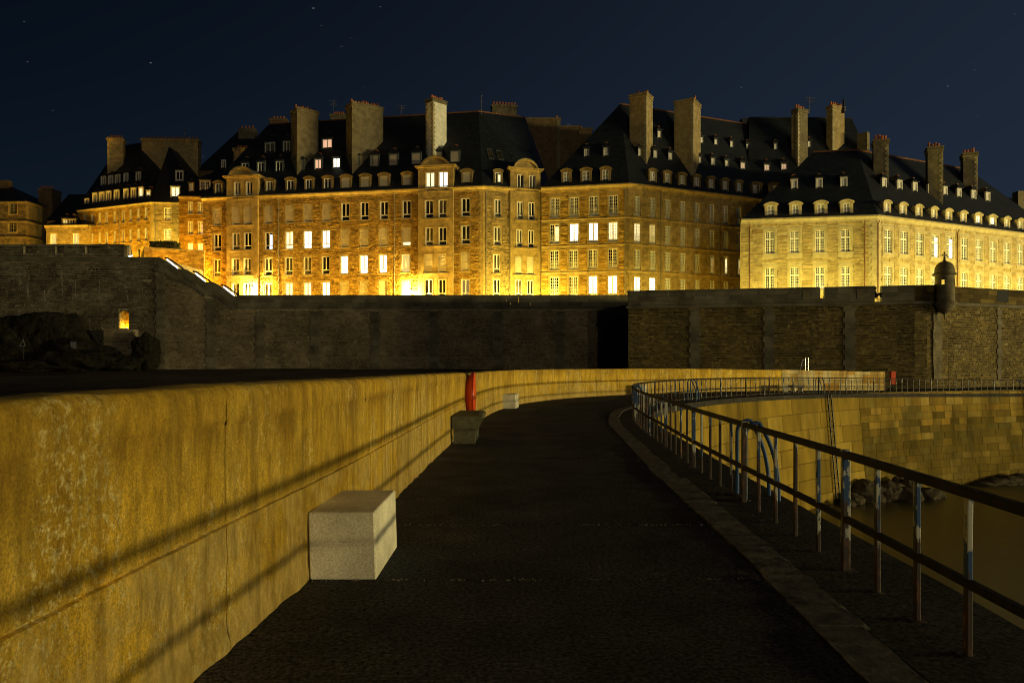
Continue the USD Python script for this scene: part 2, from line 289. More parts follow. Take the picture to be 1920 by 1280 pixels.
# weathered ochre concrete of the parapet: vertical streaks, pale lichen, rust, dark pits
mat('parapet_concrete', {
    'g': ('geometry', {}),
    'ms': ('mapping', {'scale': (1, 1, .22)}), 'ns': ('noise_texture', {'scale': 4.2, 'detail': 8.0, 'roughness': .72}),
    'base': ('rgb_ramp', {'ramp': [(.28, (.38, .215, .014)), (.42, (.53, .335, .028)), (.54, (.62, .41, .045)), (.64, (.68, .48, .085)), (.78, (.52, .32, .024))]}),
    'nb': ('noise_texture', {'scale': .75, 'detail': 4.0}), 'rb': ('map_range', {'from_min': .32, 'from_max': .68, 'to_min': .70, 'to_max': 1.25, 'clamp': True}), 'cb': ('combine_color', {}),
    'm0': ('mix_color', {'blend_type': 'multiply', 'fac': 1.0, 'use_clamp': False}),
    'ml': ('mapping', {'scale': (1, 1, .45)}), 'nl': ('noise_texture', {'scale': 1.5, 'detail': 4.0}), 'rl': ('map_range', {'from_min': .49, 'from_max': .58, 'clamp': True}),
    'nf': ('noise_texture', {'scale': 22.0, 'detail': 6.0, 'roughness': .75}), 'rf': ('map_range', {'from_min': .50, 'from_max': .60, 'clamp': True}),
    'lm': ('math', {'math_type': 'multiply'}), 'lm2': ('math', {'math_type': 'multiply', 'value2': 1.0}),
    'm1': ('mix_color', {'blend_type': 'mix', 'b': (.80, .70, .32)}),
    'mr': ('mapping', {'scale': (2.4, 2.4, .05)}), 'nr': ('noise_texture', {'scale': 3.0, 'detail': 2.0}), 'rr': ('map_range', {'from_min': .67, 'from_max': .73, 'clamp': True}), 'r2': ('math', {'math_type': 'multiply', 'value2': .55}),
    'm2': ('mix_color', {'blend_type': 'mix', 'b': (.30, .115, .012)}),
    'nd': ('noise_texture', {'scale': 75.0, 'detail': 5.0, 'roughness': .85}), 'rd': ('map_range', {'from_min': .34, 'from_max': .58, 'to_min': .8, 'to_max': 0.0, 'clamp': True}),
    'm3': ('mix_color', {'blend_type': 'mix', 'b': (.13, .075, .012)}),
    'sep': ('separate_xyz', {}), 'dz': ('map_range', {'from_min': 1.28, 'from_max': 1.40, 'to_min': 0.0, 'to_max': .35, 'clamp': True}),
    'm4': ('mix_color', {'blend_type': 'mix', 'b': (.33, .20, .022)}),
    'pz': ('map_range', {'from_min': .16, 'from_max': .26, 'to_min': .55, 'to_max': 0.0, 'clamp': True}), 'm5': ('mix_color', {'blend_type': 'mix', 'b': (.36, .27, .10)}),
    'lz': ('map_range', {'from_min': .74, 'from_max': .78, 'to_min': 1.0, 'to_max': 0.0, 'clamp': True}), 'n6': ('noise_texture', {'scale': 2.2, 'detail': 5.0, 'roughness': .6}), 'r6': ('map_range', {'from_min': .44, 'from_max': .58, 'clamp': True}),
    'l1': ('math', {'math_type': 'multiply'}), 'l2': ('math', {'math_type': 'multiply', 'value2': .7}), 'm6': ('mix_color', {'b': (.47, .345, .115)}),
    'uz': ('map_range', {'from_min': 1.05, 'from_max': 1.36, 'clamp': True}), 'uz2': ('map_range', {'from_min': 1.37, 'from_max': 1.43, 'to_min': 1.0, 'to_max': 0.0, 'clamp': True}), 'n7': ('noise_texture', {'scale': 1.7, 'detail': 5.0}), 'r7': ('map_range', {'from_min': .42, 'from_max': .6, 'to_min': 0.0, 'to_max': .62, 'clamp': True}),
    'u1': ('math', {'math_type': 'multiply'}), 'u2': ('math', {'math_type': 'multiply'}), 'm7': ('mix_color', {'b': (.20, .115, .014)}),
    'm8s': ('mapping', {'scale': (1, 1, .38)}), 'n8': ('noise_texture', {'scale': 13.0, 'detail': 8.0, 'roughness': .8}), 'r8': ('map_range', {'from_min': .34, 'from_max': .66, 'to_min': .72, 'to_max': 1.65, 'clamp': True}), 'c8': ('combine_color', {}), 'm8': ('mix_color', {'blend_type': 'multiply', 'fac': 1.0, 'use_clamp': False}),
    'm9s': ('mapping', {'scale': (1, 1, .055)}), 'n9': ('noise_texture', {'scale': 6.5, 'detail': 3.0, 'roughness': .6}), 'r9': ('map_range', {'from_min': .50, 'from_max': .64, 'to_min': 0.0, 'to_max': .5, 'clamp': True}), 'm9': ('mix_color', {'b': (.20, .125, .02)}),
    'h': ('math', {'math_type': 'add'}), 'b': ('bump', {'strength': 1.0, 'distance': .02}),
    'p': ('principled_bsdf', {'roughness': .9, 'specular_ior_level': .2})},
    [('g.position', 'ms.vector'), ('ms.vector', 'ns.vector'), ('ns.fac', 'base.fac'), ('g.position', 'nb.vector'), ('nb.fac', 'rb.value'), ('rb.result', 'cb.r'), ('rb.result', 'cb.g'), ('rb.result', 'cb.b'),
     ('base.color', 'm0.a'), ('cb.color', 'm0.b'), ('g.position', 'ml.vector'), ('ml.vector', 'nl.vector'), ('nl.fac', 'rl.value'), ('g.position', 'nf.vector'), ('nf.fac', 'rf.value'), ('rl.result', 'lm.value1'), ('rf.result', 'lm.value2'),
     ('lm.value', 'lm2.value1'), ('lm2.value', 'm1.fac'), ('m0.result', 'm1.a'), ('g.position', 'mr.vector'), ('mr.vector', 'nr.vector'), ('nr.fac', 'rr.value'), ('rr.result', 'r2.value1'), ('r2.value', 'm2.fac'), ('m1.result', 'm2.a'),
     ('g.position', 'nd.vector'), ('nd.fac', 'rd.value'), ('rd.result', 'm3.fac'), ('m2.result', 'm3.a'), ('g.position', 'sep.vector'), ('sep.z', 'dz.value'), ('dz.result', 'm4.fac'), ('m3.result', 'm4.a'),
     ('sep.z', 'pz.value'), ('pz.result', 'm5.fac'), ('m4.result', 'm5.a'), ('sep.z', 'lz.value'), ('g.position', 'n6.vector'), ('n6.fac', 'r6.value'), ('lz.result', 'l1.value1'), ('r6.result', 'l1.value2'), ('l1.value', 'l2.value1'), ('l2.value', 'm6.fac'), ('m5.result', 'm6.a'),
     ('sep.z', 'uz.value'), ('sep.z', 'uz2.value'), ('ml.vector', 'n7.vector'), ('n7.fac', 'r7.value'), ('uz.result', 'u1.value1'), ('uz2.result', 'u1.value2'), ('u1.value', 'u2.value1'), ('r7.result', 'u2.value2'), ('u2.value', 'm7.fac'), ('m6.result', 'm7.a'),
     ('g.position', 'm8s.vector'), ('m8s.vector', 'n8.vector'), ('n8.fac', 'r8.value'), ('r8.result', 'c8.r'), ('r8.result', 'c8.g'), ('r8.result', 'c8.b'), ('m7.result', 'm8.a'), ('c8.color', 'm8.b'), ('g.position', 'm9s.vector'), ('m9s.vector', 'n9.vector'), ('n9.fac', 'r9.value'), ('r9.result', 'm9.fac'), ('m8.result', 'm9.a'), ('m9.result', 'p.base_color'),
     ('nd.fac', 'h.value1'), ('nf.fac', 'h.value2'), ('h.value', 'b.height'), ('b.normal', 'p.normal')])

def ground_mat(name, a, b, c, rough=.9):
    mat(name, {
        'g': ('geometry', {}), 'n1': ('noise_texture', {'scale': .9, 'detail': 6.0, 'roughness': .65}), 'r1': ('rgb_ramp', {'ramp': [(.3, a), (.6, b), (.8, c)]}),
        'n2': ('noise_texture', {'scale': 30.0, 'detail': 9.0, 'roughness': .85}), 'r2': ('map_range', {'from_min': .42, 'from_max': .62, 'to_min': .08, 'to_max': 3.0, 'clamp': True}), 'cc': ('combine_color', {}),
        'm': ('mix_color', {'blend_type': 'multiply', 'fac': 1.0, 'use_clamp': False}),
        'n3': ('noise_texture', {'scale': 35.0, 'detail': 6.0, 'roughness': .75}), 'n4': ('noise_texture', {'scale': 3.5, 'detail': 3.0}), 'ad': ('math', {'math_type': 'multiply_add', 'value2': 3.0}),
        'b': ('bump', {'strength': 1.0, 'distance': .022}), 'p': ('principled_bsdf', {'roughness': rough, 'specular_ior_level': .08})},
        [('g.position', 'n1.vector'), ('n1.fac', 'r1.fac'), ('g.position', 'n2.vector'), ('n2.fac', 'r2.value'), ('r2.result', 'cc.r'), ('r2.result', 'cc.g'), ('r2.result', 'cc.b'), ('r1.color', 'm.a'), ('cc.color', 'm.b'), ('m.result', 'p.base_color'),
         ('g.position', 'n3.vector'), ('g.position', 'n4.vector'), ('n4.fac', 'ad.value1'), ('n3.fac', 'ad.value3'), ('ad.value', 'b.height'), ('b.normal', 'p.normal')])
ground_mat('asphalt', (.021, .023, .027), (.048, .049, .053), (.098, .090, .078))
ground_mat('edge_ground', (.026, .025, .024), (.042, .040, .037), (.07, .064, .054))

# slate courses
mat('slate', {
    'g': ('geometry', {}), 'sx': ('separate_xyz', {}), 'cx': ('combine_xyz', {}), 'ax': ('math', {'math_type': 'multiply_add', 'value2': .45}),
    'br': ('brick_texture', {'scale': 1.0, 'brick_width': .34, 'row_height': .2, 'mortar_size': .012, 'color1': (.009, .012, .018), 'color2': (.020, .025, .034), 'mortar': (.006, .007, .009)}),
    'b': ('bump', {'strength': .5, 'distance': .02}), 'p': ('principled_bsdf', {'roughness': .5, 'specular_ior_level': .4})},
    [('g.position', 'sx.vector'), ('sx.y', 'ax.value1'), ('sx.x', 'ax.value3'), ('ax.value', 'cx.x'), ('sx.z', 'cx.y'), ('cx.vector', 'br.vector'), ('br.color', 'p.base_color'), ('br.fac', 'b.height'), ('b.normal', 'p.normal')])

# peeling blue paint over pale primer and rust, different on every post
def paint(name, peel, rust_lo):
    mat(name, {
        'g': ('geometry', {}), 'oi': ('object_info', {}), 'sep': ('separate_xyz', {}), 'mp': ('mapping', {'scale': (1, 1, .35)}),
        'ofs': ('math', {'math_type': 'multiply', 'value2': 40.0}), 'cv': ('combine_xyz', {}), 'av': ('vector_math', {'math_type': 'add'}),
        'n1': ('noise_texture', {'scale': 9.0, 'detail': 6.0, 'roughness': .55}), 'peel': ('map_range', {'from_min': peel, 'from_max': peel + .012, 'clamp': True}),
        'n2': ('noise_texture', {'scale': 6.0, 'detail': 7.0, 'roughness': .65}), 'zr': ('map_range', {'from_min': .05, 'from_max': .95, 'to_min': .36, 'to_max': -.16, 'clamp': True}),
        'rnd': ('map_range', {'from_min': 0, 'from_max': 1, 'to_min': -.34, 'to_max': .30}), 's1': ('math', {'math_type': 'add'}), 's2': ('math', {'math_type': 'add'}), 'rust': ('map_range', {'from_min': rust_lo, 'from_max': rust_lo + .02, 'clamp': True}),
        'rc': ('rgb_ramp', {'ramp': [(.38, (.016, .009, .007)), (.55, (.034, .016, .009)), (.64, (.11, .042, .012)), (.74, (.32, .17, .05))]}), 'n3': ('noise_texture', {'scale': 16.0, 'detail': 5.0}),
        'm1': ('mix_color', {'a': (.008, .055, .17), 'b': (.46, .47, .40)}), 'm2': ('mix_color', {}),
        'b': ('bump', {'strength': .5, 'distance': .004}), 'p': ('principled_bsdf', {'roughness': .6})},
        [('g.position', 'mp.vector'), ('oi.random', 'ofs.value1'), ('ofs.value', 'cv.x'), ('ofs.value', 'cv.y'), ('mp.vector', 'av.vector1'), ('cv.vector', 'av.vector2'), ('av.vector', 'n1.vector'), ('n1.fac', 'peel.value'),
         ('av.vector', 'n2.vector'), ('g.position', 'sep.vector'), ('sep.z', 'zr.value'), ('oi.random', 'rnd.value'), ('n2.fac', 's1.value1'), ('zr.result', 's1.value2'), ('s1.value', 's2.value1'), ('rnd.result', 's2.value2'), ('s2.value', 'rust.value'),
         ('av.vector', 'n3.vector'), ('n3.fac', 'rc.fac'), ('peel.result', 'm1.fac'), ('m1.result', 'm2.a'), ('rc.color', 'm2.b'), ('rust.result', 'm2.fac'), ('m2.result', 'p.base_color'), ('n3.fac', 'b.height'), ('b.normal', 'p.normal')])
paint('post_paint', .505, .58)
paint('hoop_paint', .66, .80)
stone('rail_paint', [(.35, (.010, .010, .012)), (.5, (.020, .016, .014)), (.62, (.036, .021, .012)), (.75, (.010, .022, .048))], island=False, nscale=4, bscale=12, bump=.3, dist=.005, rough=.7)

# water: still, slightly rough from the long exposure
mat('water', {'g': ('geometry', {}), 'n': ('noise_texture', {'scale': .5, 'detail': 4.0}), 'b': ('bump', {'strength': .25, 'distance': .05}),
              'p': ('principled_bsdf', {'base_color': (.042, .033, .009), 'roughness': .27, 'ior': 1.33, 'specular_ior_level': .75})},
    [('g.position', 'n.vector'), ('n.fac', 'b.height'), ('b.normal', 'p.normal')])
plain('frame_white', (.82, .81, .76), .5)
plain('frame_cream', (.62, .58, .47), .5)
plain('frame_dark', (.10, .08, .06), .6)
mat('glass_dark', {'g': ('geometry', {}), 'n': ('noise_texture', {'scale': .55, 'detail': 1.0}), 'r': ('rgb_ramp', {'ramp': [(.35, (.010, .009, .006)), (.6, (.035, .030, .018)), (.75, (.10, .085, .05))]}),
                   'p': ('principled_bsdf', {'roughness': .08, 'specular_ior_level': .6})}, [('g.position', 'n.vector'), ('n.fac', 'r.fac'), ('r.color', 'p.base_color')])
mat('glass_curtain', {'g': ('geometry', {}), 'mp': ('mapping', {'scale': (1, 1, .08)}), 'n': ('noise_texture', {'scale': 7.0, 'detail': 2.0}), 'r': ('rgb_ramp', {'ramp': [(.35, (.05, .042, .022)), (.65, (.17, .145, .08))]}),
                   'p': ('principled_bsdf', {'roughness': .15, 'specular_ior_level': .6})}, [('g.position', 'mp.vector'), ('mp.vector', 'n.vector'), ('n.fac', 'r.fac'), ('r.color', 'p.base_color')])
mat('shutter', {'g': ('geometry', {}), 's': ('separate_xyz', {}), 'c': ('combine_xyz', {}), 'w': ('wave_texture', {'wave_type': 'bands', 'bands_direction': 'z', 'scale': 3.2}), 'b': ('bump', {'strength': .6, 'distance': .02}),
                'n': ('noise_texture', {'scale': 1.2, 'detail': 3.0}), 'r': ('rgb_ramp', {'ramp': [(.3, (.42, .36, .27)), (.7, (.54, .47, .36))]}), 'p': ('principled_bsdf', {'roughness': .6})},
    [('g.position', 's.vector'), ('s.z', 'c.z'), ('c.vector', 'w.vector'), ('w.fac', 'b.height'), ('b.normal', 'p.normal'), ('g.position', 'n.vector'), ('n.fac', 'r.fac'), ('r.color', 'p.base_color')])
plain('pipe_metal', (.22, .20, .16), .5, .3)
plain('pipe_copper', (.20, .10, .05), .5, .3)
plain('lead', (.10, .115, .12), .5, .2)
plain('iron_dark', (.02, .02, .02), .5, .5)
plain('steel', (.75, .75, .73), .25, 1.0)
plain('terracotta', (.42, .13, .04), .7)
plain('ridge_clay', (.17, .065, .025), .8)
plain('red_case', (.70, .085, .012), .4)
plain('red_case_dark', (.42, .02, .008), .35)
plain('sign_white', (.2, .2, .2), .5)
plain('sign_grey', (.12, .12, .15), .5)
plain('cloth_dark', (.012, .012, .016), .9)
plain('skin', (.30, .17, .10), .6)
plain('hair_dark', (.01, .008, .006), .6)
plain('leaf_dark', (.025, .035, .012), .7)
plain('leaf_pale', (.45, .46, .38), .7)
glow('lit_white', (1.0, .93, .78), 3.2)
glow('lit_warm', (1.0, .82, .42), 1.6)
glow('lit_yellow', (1.0, .72, .22), .85)
glow('lit_dim', (1.0, .62, .22), .32)
glow('lit_pink', (1.0, .55, .32), .9)
glow('lit_cool', (.75, .85, 1.0), 1.5)
glow('led_white', (.88, .92, 1.0), 4.0)
glow('bulb', (1.0, .75, .30), 60.0)
glow('niche_bulb', (1.0, .72, .28), 12.0)

# ================================================================== the mole: lines in plan
def elev(x):                                         # the path falls half a metre along the far bend
    t = np.clip((np.asarray(x, float) - 6) / 34, 0, 1); return -.5 * t * t * (3 - 2 * t)

def curve(pts, step):
    p = np.asarray(pts, float); s = np.concatenate([[0], np.cumsum(np.linalg.norm(np.diff(p, axis=0), axis=1))])
    c = CubicSpline(s, p); fine = c(np.linspace(0, s[-1], 4000))
    l = np.concatenate([[0], np.cumsum(np.linalg.norm(np.diff(fine, axis=0), axis=1))])
    n = int(l[-1] / step) + 1; q = np.linspace(0, l[-1], n)
    return np.stack([np.interp(q, l, fine[:, 0]), np.interp(q, l, fine[:, 1])], 1), l[-1]

def offset(line, d):
    t = np.gradient(line, axis=0); t /= np.linalg.norm(t, axis=1)[:, None]
    return line + d * np.stack([t[:, 1], -t[:, 0]], 1)

WALL_PTS = [(-1.95, -3), (-1.86, 1), (-1.78, 4.1), (-1.66, 6.05), (-1.52, 10), (-1.34, 16.3), (-1.05, 22), (-.45, 28), (.6, 32.5), (2.2, 36), (4.3, 39), (6.6, 41.4), (9.5, 44), (13.5, 47.2), (18.2, 50.8), (24, 54.6), (29.4, 57.8)]
RAIL_PTS = [(2.55, -3), (2.62, 1), (2.70, 3.5), (2.75, 4.6), (2.84, 6.4), (2.90, 8.2), (2.97, 10.4), (3.05, 12.4), (3.16, 14.5), (3.27, 16.6), (3.45, 20), (3.8, 23.5), (4.64, 27.6), (5.9, 30.8), (7.9, 34.5), (10.2, 37.9), (12.4, 40.5), (15.5, 43.9), (18.9, 47.0), (23.5, 50.2), (28.5, 53), (33.5, 55), (39, 56.6), (44, 57.6), (52, 58.6), (62, 59)]
WALLL, WLEN = curve(WALL_PTS, .06)
RAILL, RLEN = curve(RAIL_PTS, .05)
def resample(line, n):
    l = np.concatenate([[0], np.cumsum(np.linalg.norm(np.diff(line, axis=0), axis=1))]); q = np.linspace(0, l[-1], n)
    return np.stack([np.interp(q, l, line[:, 0]), np.interp(q, l, line[:, 1])], 1)
def loft(a, b, za, zb, m=2):
    """strip between two lines of equal length"""
    n = len(a); t = np.linspace(0, 1, m)[None, :, None]
    A, B = np.column_stack([a, za]), np.column_stack([b, zb])
    v = (A[:, None] * (1 - t) + B[:, None] * t).reshape(-1, 3)
    i, j = np.meshgrid(np.arange(n - 1), np.arange(m - 1), indexing='ij')
    q = np.stack([i * m + j, i * m + j + 1, (i + 1) * m + j + 1, (i + 1) * m + j], -1).reshape(-1, 4)
    return v, np.vstack([q[:, [0, 1, 2]], q[:, [0, 2, 3]]])

EDGE = offset(RAILL, .62)
KERB_IN, KERB_OUT = offset(RAILL, -.78), offset(RAILL, -.42)
iR = int(np.argmin(np.linalg.norm(RAILL - np.array([31.5, 54.3]), axis=1)))
near_end = resample(WALLL, 260)
pa, pb = near_end, resample(KERB_IN[:iR + 1], 260)
far_a = resample(np.array([(29.4, 57.8), (31, 60.5), (36, 64.5), (47, 70.5), (75, 84)]), 60)
far_b = resample(KERB_IN[iR:], 60)
pa, pb = np.vstack([pa, far_a[1:]]), np.vstack([pb, far_b[1:]])
pv, pf = loft(pa, pb, elev(pa[:, 0]), elev(pb[:, 0]), 9)
pv[:, 2] += .016 * (meshkit.fbm(np.column_stack([pv[:, :2] * .5, 0 * pv[:, 0]])) - .5)
structure('path', (pv, pf), 'asphalt', smooth=True)
ev, ef = loft(KERB_OUT, EDGE, elev(KERB_OUT[:, 0]) - .006, elev(EDGE[:, 0]) - .012, 8)
ev[:, 2] += .012 * (meshkit.fbm(np.column_stack([ev[:, :2] * 1.2, 0 * ev[:, 0]])) - .5)
structure('quay_edge', (ev, ef), 'edge_ground', smooth=True)

# transverse joints of the path, a few millimetres proud and crumbled
pj = Thing('path_joints', 'pale crumbling seams running across the dark path', 'paving seam', (0, 8, 0))
for yj, wj in ((8.05, .045), (6.02, .02), (13.4, .05), (19.5, .06)):
    iw = int(np.argmin(abs(WALLL[:, 1] - yj) + 9 * (WALLL[:, 0] > 0))); ik = int(np.argmin(abs(KERB_IN[:, 1] - yj * 1.0)))
    mb = MB(); a, b = WALLL[iw] + [.06, 0], KERB_IN[ik] + [-.03, 0]
    n = 170
    for k in range(n):
        if rng.random() < .5: continue
        t0, t1 = k / n, (k + rng.uniform(.3, .95)) / n
        p, q = a + (b - a) * t0, a + (b - a) * t1
        w0 = wj * rng.uniform(.08, .4); o = rng.normal(0, .014)
        z = .006 + rng.uniform(0, .008)
        mb.box8([[p[0], p[1] - w0 + o, -.02], [q[0], q[1] - w0 + o, -.02], [q[0], q[1] + w0 + o, -.02], [p[0], p[1] + w0 + o, -.02], [p[0], p[1] - w0 * .6 + o, z], [q[0], q[1] - w0 * .7 + o, z], [q[0], q[1] + w0 * .5 + o, z], [p[0], p[1] + w0 * .6 + o, z]])
    pj.add('seam', mb, 'kerb_stone', kind='stuff')

# kerb stones flush beside the path
kerb = Thing('kerb', 'long band of worn kerb stones between the path and the railing', 'kerb', (2.5, 6, 0))
def pt(line, i): return line[min(max(int(i), 0), len(line) - 1)]
pos, k = 20, 0
while pos < len(RAILL) - 30:
    L = int(rng.uniform(1.1, 2.2) / .05)
    g = .018
    idx = np.linspace(pos + g / .05, pos + L, 9)
    ii = np.clip(np.round(idx).astype(int), 0, len(RAILL) - 1)
    ja, jb = rng.normal(0, .012), rng.normal(0, .02)
    A, B = offset(RAILL, -.775 + ja)[ii] if False else KERB_IN[ii] + .005, KERB_OUT[ii]
    t = (B - A) / np.linalg.norm(B - A, axis=1)[:, None]
    A, B = A + t * (.012 + ja), B + t * jb
    zz = elev(A[:, 0]) + rng.uniform(.006, .014)
    mb = MB()
    prof = [(0.0, -.1), (0.0, -.012), (.02, 0.0), (.97, .002), (1.0, -.016), (1.0, -.1)]
    V = np.stack([np.column_stack([A + (B - A) * a_, zz + b_]) for a_, b_ in prof], 1)
    V += rng.normal(0, .009, V.shape) * [1, 1, .25]
    nn, mm = V.shape[:2]
    i_, j_ = np.meshgrid(np.arange(nn - 1), np.arange(mm - 1), indexing='ij')
    q = np.stack([i_ * mm + j_, (i_ + 1) * mm + j_, (i_ + 1) * mm + j_ + 1, i_ * mm + j_ + 1], -1).reshape(-1, 4)
    f = np.vstack([q[:, [0, 2, 1]], q[:, [0, 3, 2]]])
    c = np.arange(1, mm - 1); f = np.vstack([f, np.stack([0 * c, c, c + 1], 1), np.stack([0 * c, c + 1, c], 1) + (nn - 1) * mm])
    kerb.add('kerb_stone', (V.reshape(-1, 3), f), 'kerb_stone'); pos += L

# ------------------------------------------------------------------ parapet of the mole: cast panels with a lift joint at mid height
def wall_height(y, x):
    return np.interp(y, [0, 5, 19.3, 19.5, 30, 60], [1.62, 1.605, 1.50, 1.46, 1.45, 1.40])
par = Thing('parapet_wall', 'long ochre concrete parapet wall along the left side of the path', 'wall', (-1.8, 4, 0))
JOINT_Y = [(-1.0), 4.58, 8.0, 11.6, 15.4, 19.35]
cum = np.concatenate([[0], np.cumsum(np.linalg.norm(np.diff(WALLL, axis=0), axis=1))])
cuts = [0] + [int(np.argmin(np.abs(WALLL[:, 1] - y) + (WALLL[:, 0] > 0) * 50)) for y in JOINT_Y]
s = cum[cuts[-1]]
iend = int(np.argmin(np.linalg.norm(WALLL - np.array([18.4, 50.95]), axis=1)))
while s + 5.5 < cum[iend]:
    s += 4.6; cuts.append(int(np.searchsorted(cum, s)))
cuts.append(iend)
for c0, c1 in zip(cuts[:-1], cuts[1:]):
    step = 1 if WALLL[c0, 1] < 12 else (2 if WALLL[c0, 1] < 24 else 5)
    g = .004
    L0, L1 = cum[c0] + g, cum[c1] - g
    qs = np.linspace(L0, L1, max(4, int((c1 - c0) / step)))
    line = np.stack([np.interp(qs, cum, WALLL[:, 0]), np.interp(qs, cum, WALLL[:, 1])], 1)
    h = float(np.mean(wall_height(line[:, 1], line[:, 0])))
    hs = wall_height(line[:, 1], line[:, 0])
    nd = 14 if step == 1 else 6
    low = np.linspace(.17, .742, nd); up = np.linspace(.775, h - .24, nd); band = np.linspace(h - .215, h - .075, 4)
    prof = [(.026, -.05), (.024, .05), (.020, .12)] + [(.012, z) for z in low] + [(.010, .752), (-.016, .757), (-.016, .765)] + [(.002, z) for z in up] + [(.006, h - .225)] + [(.013, z) for z in band]
    prof += [(.013 - .07 * (1 - math.cos(a)), h - .07 + .07 * math.sin(a)) for a in np.linspace(.25, math.pi / 2, 5)]
    prof += [(-.20, h + .008), (-.36, h), (-.44, h - .05), (-.46, h - .12), (-.46, -5.0), (.0, -5.0)]
    v, f = sweep(line, prof, True, elev(line[:, 0]))
    M = len(prof)
    vv = v.reshape(len(line), M, 3); zrel = vv[:, :, 2] - elev(line[:, 0])[:, None]
    amp = np.where(zrel > h - .1, .016, np.where(zrel < .13, .042, np.where(abs(zrel - .757) < .02, .014, .007)))
    t = np.gradient(line, axis=0); t /= np.linalg.norm(t, axis=1)[:, None]; n = np.stack([t[:, 1], -t[:, 0]], 1)
    nz = meshkit.fbm(vv * np.array([4.0, 4.0, 7.0]), 4, 3) - .5
    vv[:, :, :2] += n[:, None, :] * (amp * nz * 2)[..., None] * (zrel > -.2)[..., None]
    vv[:, :, 2] += np.where(zrel > h - .12, (hs - h)[:, None] + .02 * (meshkit.fbm(vv * 2.2, 3, 9) - .5) * 2, 0)
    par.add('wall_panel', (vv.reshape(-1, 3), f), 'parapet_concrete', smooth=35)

# dressed stone end of the parapet, block by block
endw = Thing('stone_parapet_end', 'pale dressed stone end of the parapet wall streaked with rust, before the red post', 'wall', (24, 54.6, -.2))
qs = np.arange(cum[iend] + .02, WLEN - .9, .93)
for k, s0 in enumerate(qs):
    for z0, z1 in ((-.35, .52), (.53, 1.16), (1.17, 1.42)):
        s1 = min(s0 + .915, WLEN)
        sh = .0 if z0 != .53 else 0.0
        a, b = [np.array([np.interp(s_, cum, WALLL[:, 0]), np.interp(s_, cum, WALLL[:, 1])]) for s_ in (s0 + sh, s1 + sh)]
        w = Wall(a, b); e0 = float(elev(a[0])); mb = MB()
        w.box(mb, 0, w.L, -.5, rng.uniform(0, .02), e0 + z0, e0 + z1 + (rng.normal(0, .004) if z1 > 1.3 else 0))
        endw.add('stone_block', mb, 'wall_end_stone')

# ------------------------------------------------------------------ quay wall below the railing
WATER = -6.95
quay = Thing('quay_wall', 'curved quay wall of ochre stone courses dropping from the railing to the water', 'quay wall', (28, 53, -.5))
ecum = np.concatenate([[0], np.cumsum(np.linalg.norm(np.diff(EDGE, axis=0), axis=1))])
def quay_pt(s, z, out):
    x, y = np.interp(s, ecum, EDGE[:, 0]), np.interp(s, ecum, EDGE[:, 1])
    i = np.clip(np.searchsorted(ecum, s), 5, len(EDGE) - 6); t = EDGE[i + 5] - EDGE[i - 5]; t = t / np.linalg.norm(t)
    n = np.array([t[1], -t[0]]); o = out + .62 * (-z) / 6.8 - .06
    return [x + n[0] * o, y + n[1] * o, z]
core = MB(); ss = np.arange(0, ecum[-1], .4)
rows = np.array([[quay_pt(s_, z_, -.06) for z_ in (-.26, -9.5)] for s_ in ss])
for i in range(len(ss) - 1):
    core.quad(rows[i, 0], rows[i, 1], rows[i + 1, 1], rows[i + 1, 0])
quay.add('wall_core', core, 'quay_joint')
# coping slab under the railing edge
cop = MB(); 
prof_z = lambda s_: float(elev(np.interp(s_, ecum, EDGE[:, 0])))
pos = 2.0
while pos < ecum[-1] - 2:
    L = rng.uniform(1.0, 1.6)
    c = []
    for out, zz in ((.05, -.30), (.05, -.05)):
        for s_ in (pos, pos + L - .012): c.append((s_, out, zz))
    P = [quay_pt(s_, prof_z(s_) + zz, o) for s_, o, zz in ((pos, .07, -.28), (pos + L - .012, .07, -.28), (pos + L - .012, -.3, -.28), (pos, -.3, -.28), (pos, .07, -.036), (pos + L - .012, .07, -.036), (pos + L - .012, -.3, -.036), (pos, -.3, -.036))]
    quay.add('coping_stone', MB().box8(P), 'edge_ground'); pos += L
s_ashlar = ecum[int(np.argmin(np.linalg.norm(EDGE - np.array([22.6, 49.2]), axis=1)))]
s_left = ecum[int(np.argmin(np.linalg.norm(EDGE - np.array([5.0, 28.3]), axis=1)))]
s_right = ecum[int(np.argmin(np.linalg.norm(EDGE - np.array([46.5, 57.4]), axis=1)))]
nblock, far_stuff, far_tone = 0, MB(), []
def quay_block(s0, s1, z0, z1, mname):
    global nblock
    o = rng.uniform(0, .016); i_ = .009
    P = [quay_pt(a, z, d) for a, z, d in ((s0 + i_, z0 + i_, o), (s1 - i_, z0 + i_, o), (s1, z0, -.08), (s0, z0, -.08), (s0 + i_, z1 - i_, o + .004), (s1 - i_, z1 - i_, o + .004), (s1, z1, -.08), (s0, z1, -.08))]
    if nblock < 285: quay.add('stone', MB().box8(P), mname); nblock += 1
    else: far_stuff.box8(P); far_tone.extend([rng.random() * .99] * 8)
z = -.30
heights = [1.0, .98, 1.02, .95, 1.0, 1.0, .9]
for r, hgt in enumerate(heights):
    s0 = s_left - rng.uniform(0, 1)
    while s0 < s_ashlar - .2:
        L = rng.uniform(1.7, 2.7); s1 = min(s0 + L, s_ashlar)
        if s_ashlar - s1 < .7: s1 = s_ashlar
        quay_block(s0, s1 - .012, z - hgt + .012, z, 'quay_panel'); s0 = s1
    z -= hgt
z = -.33; r = 0
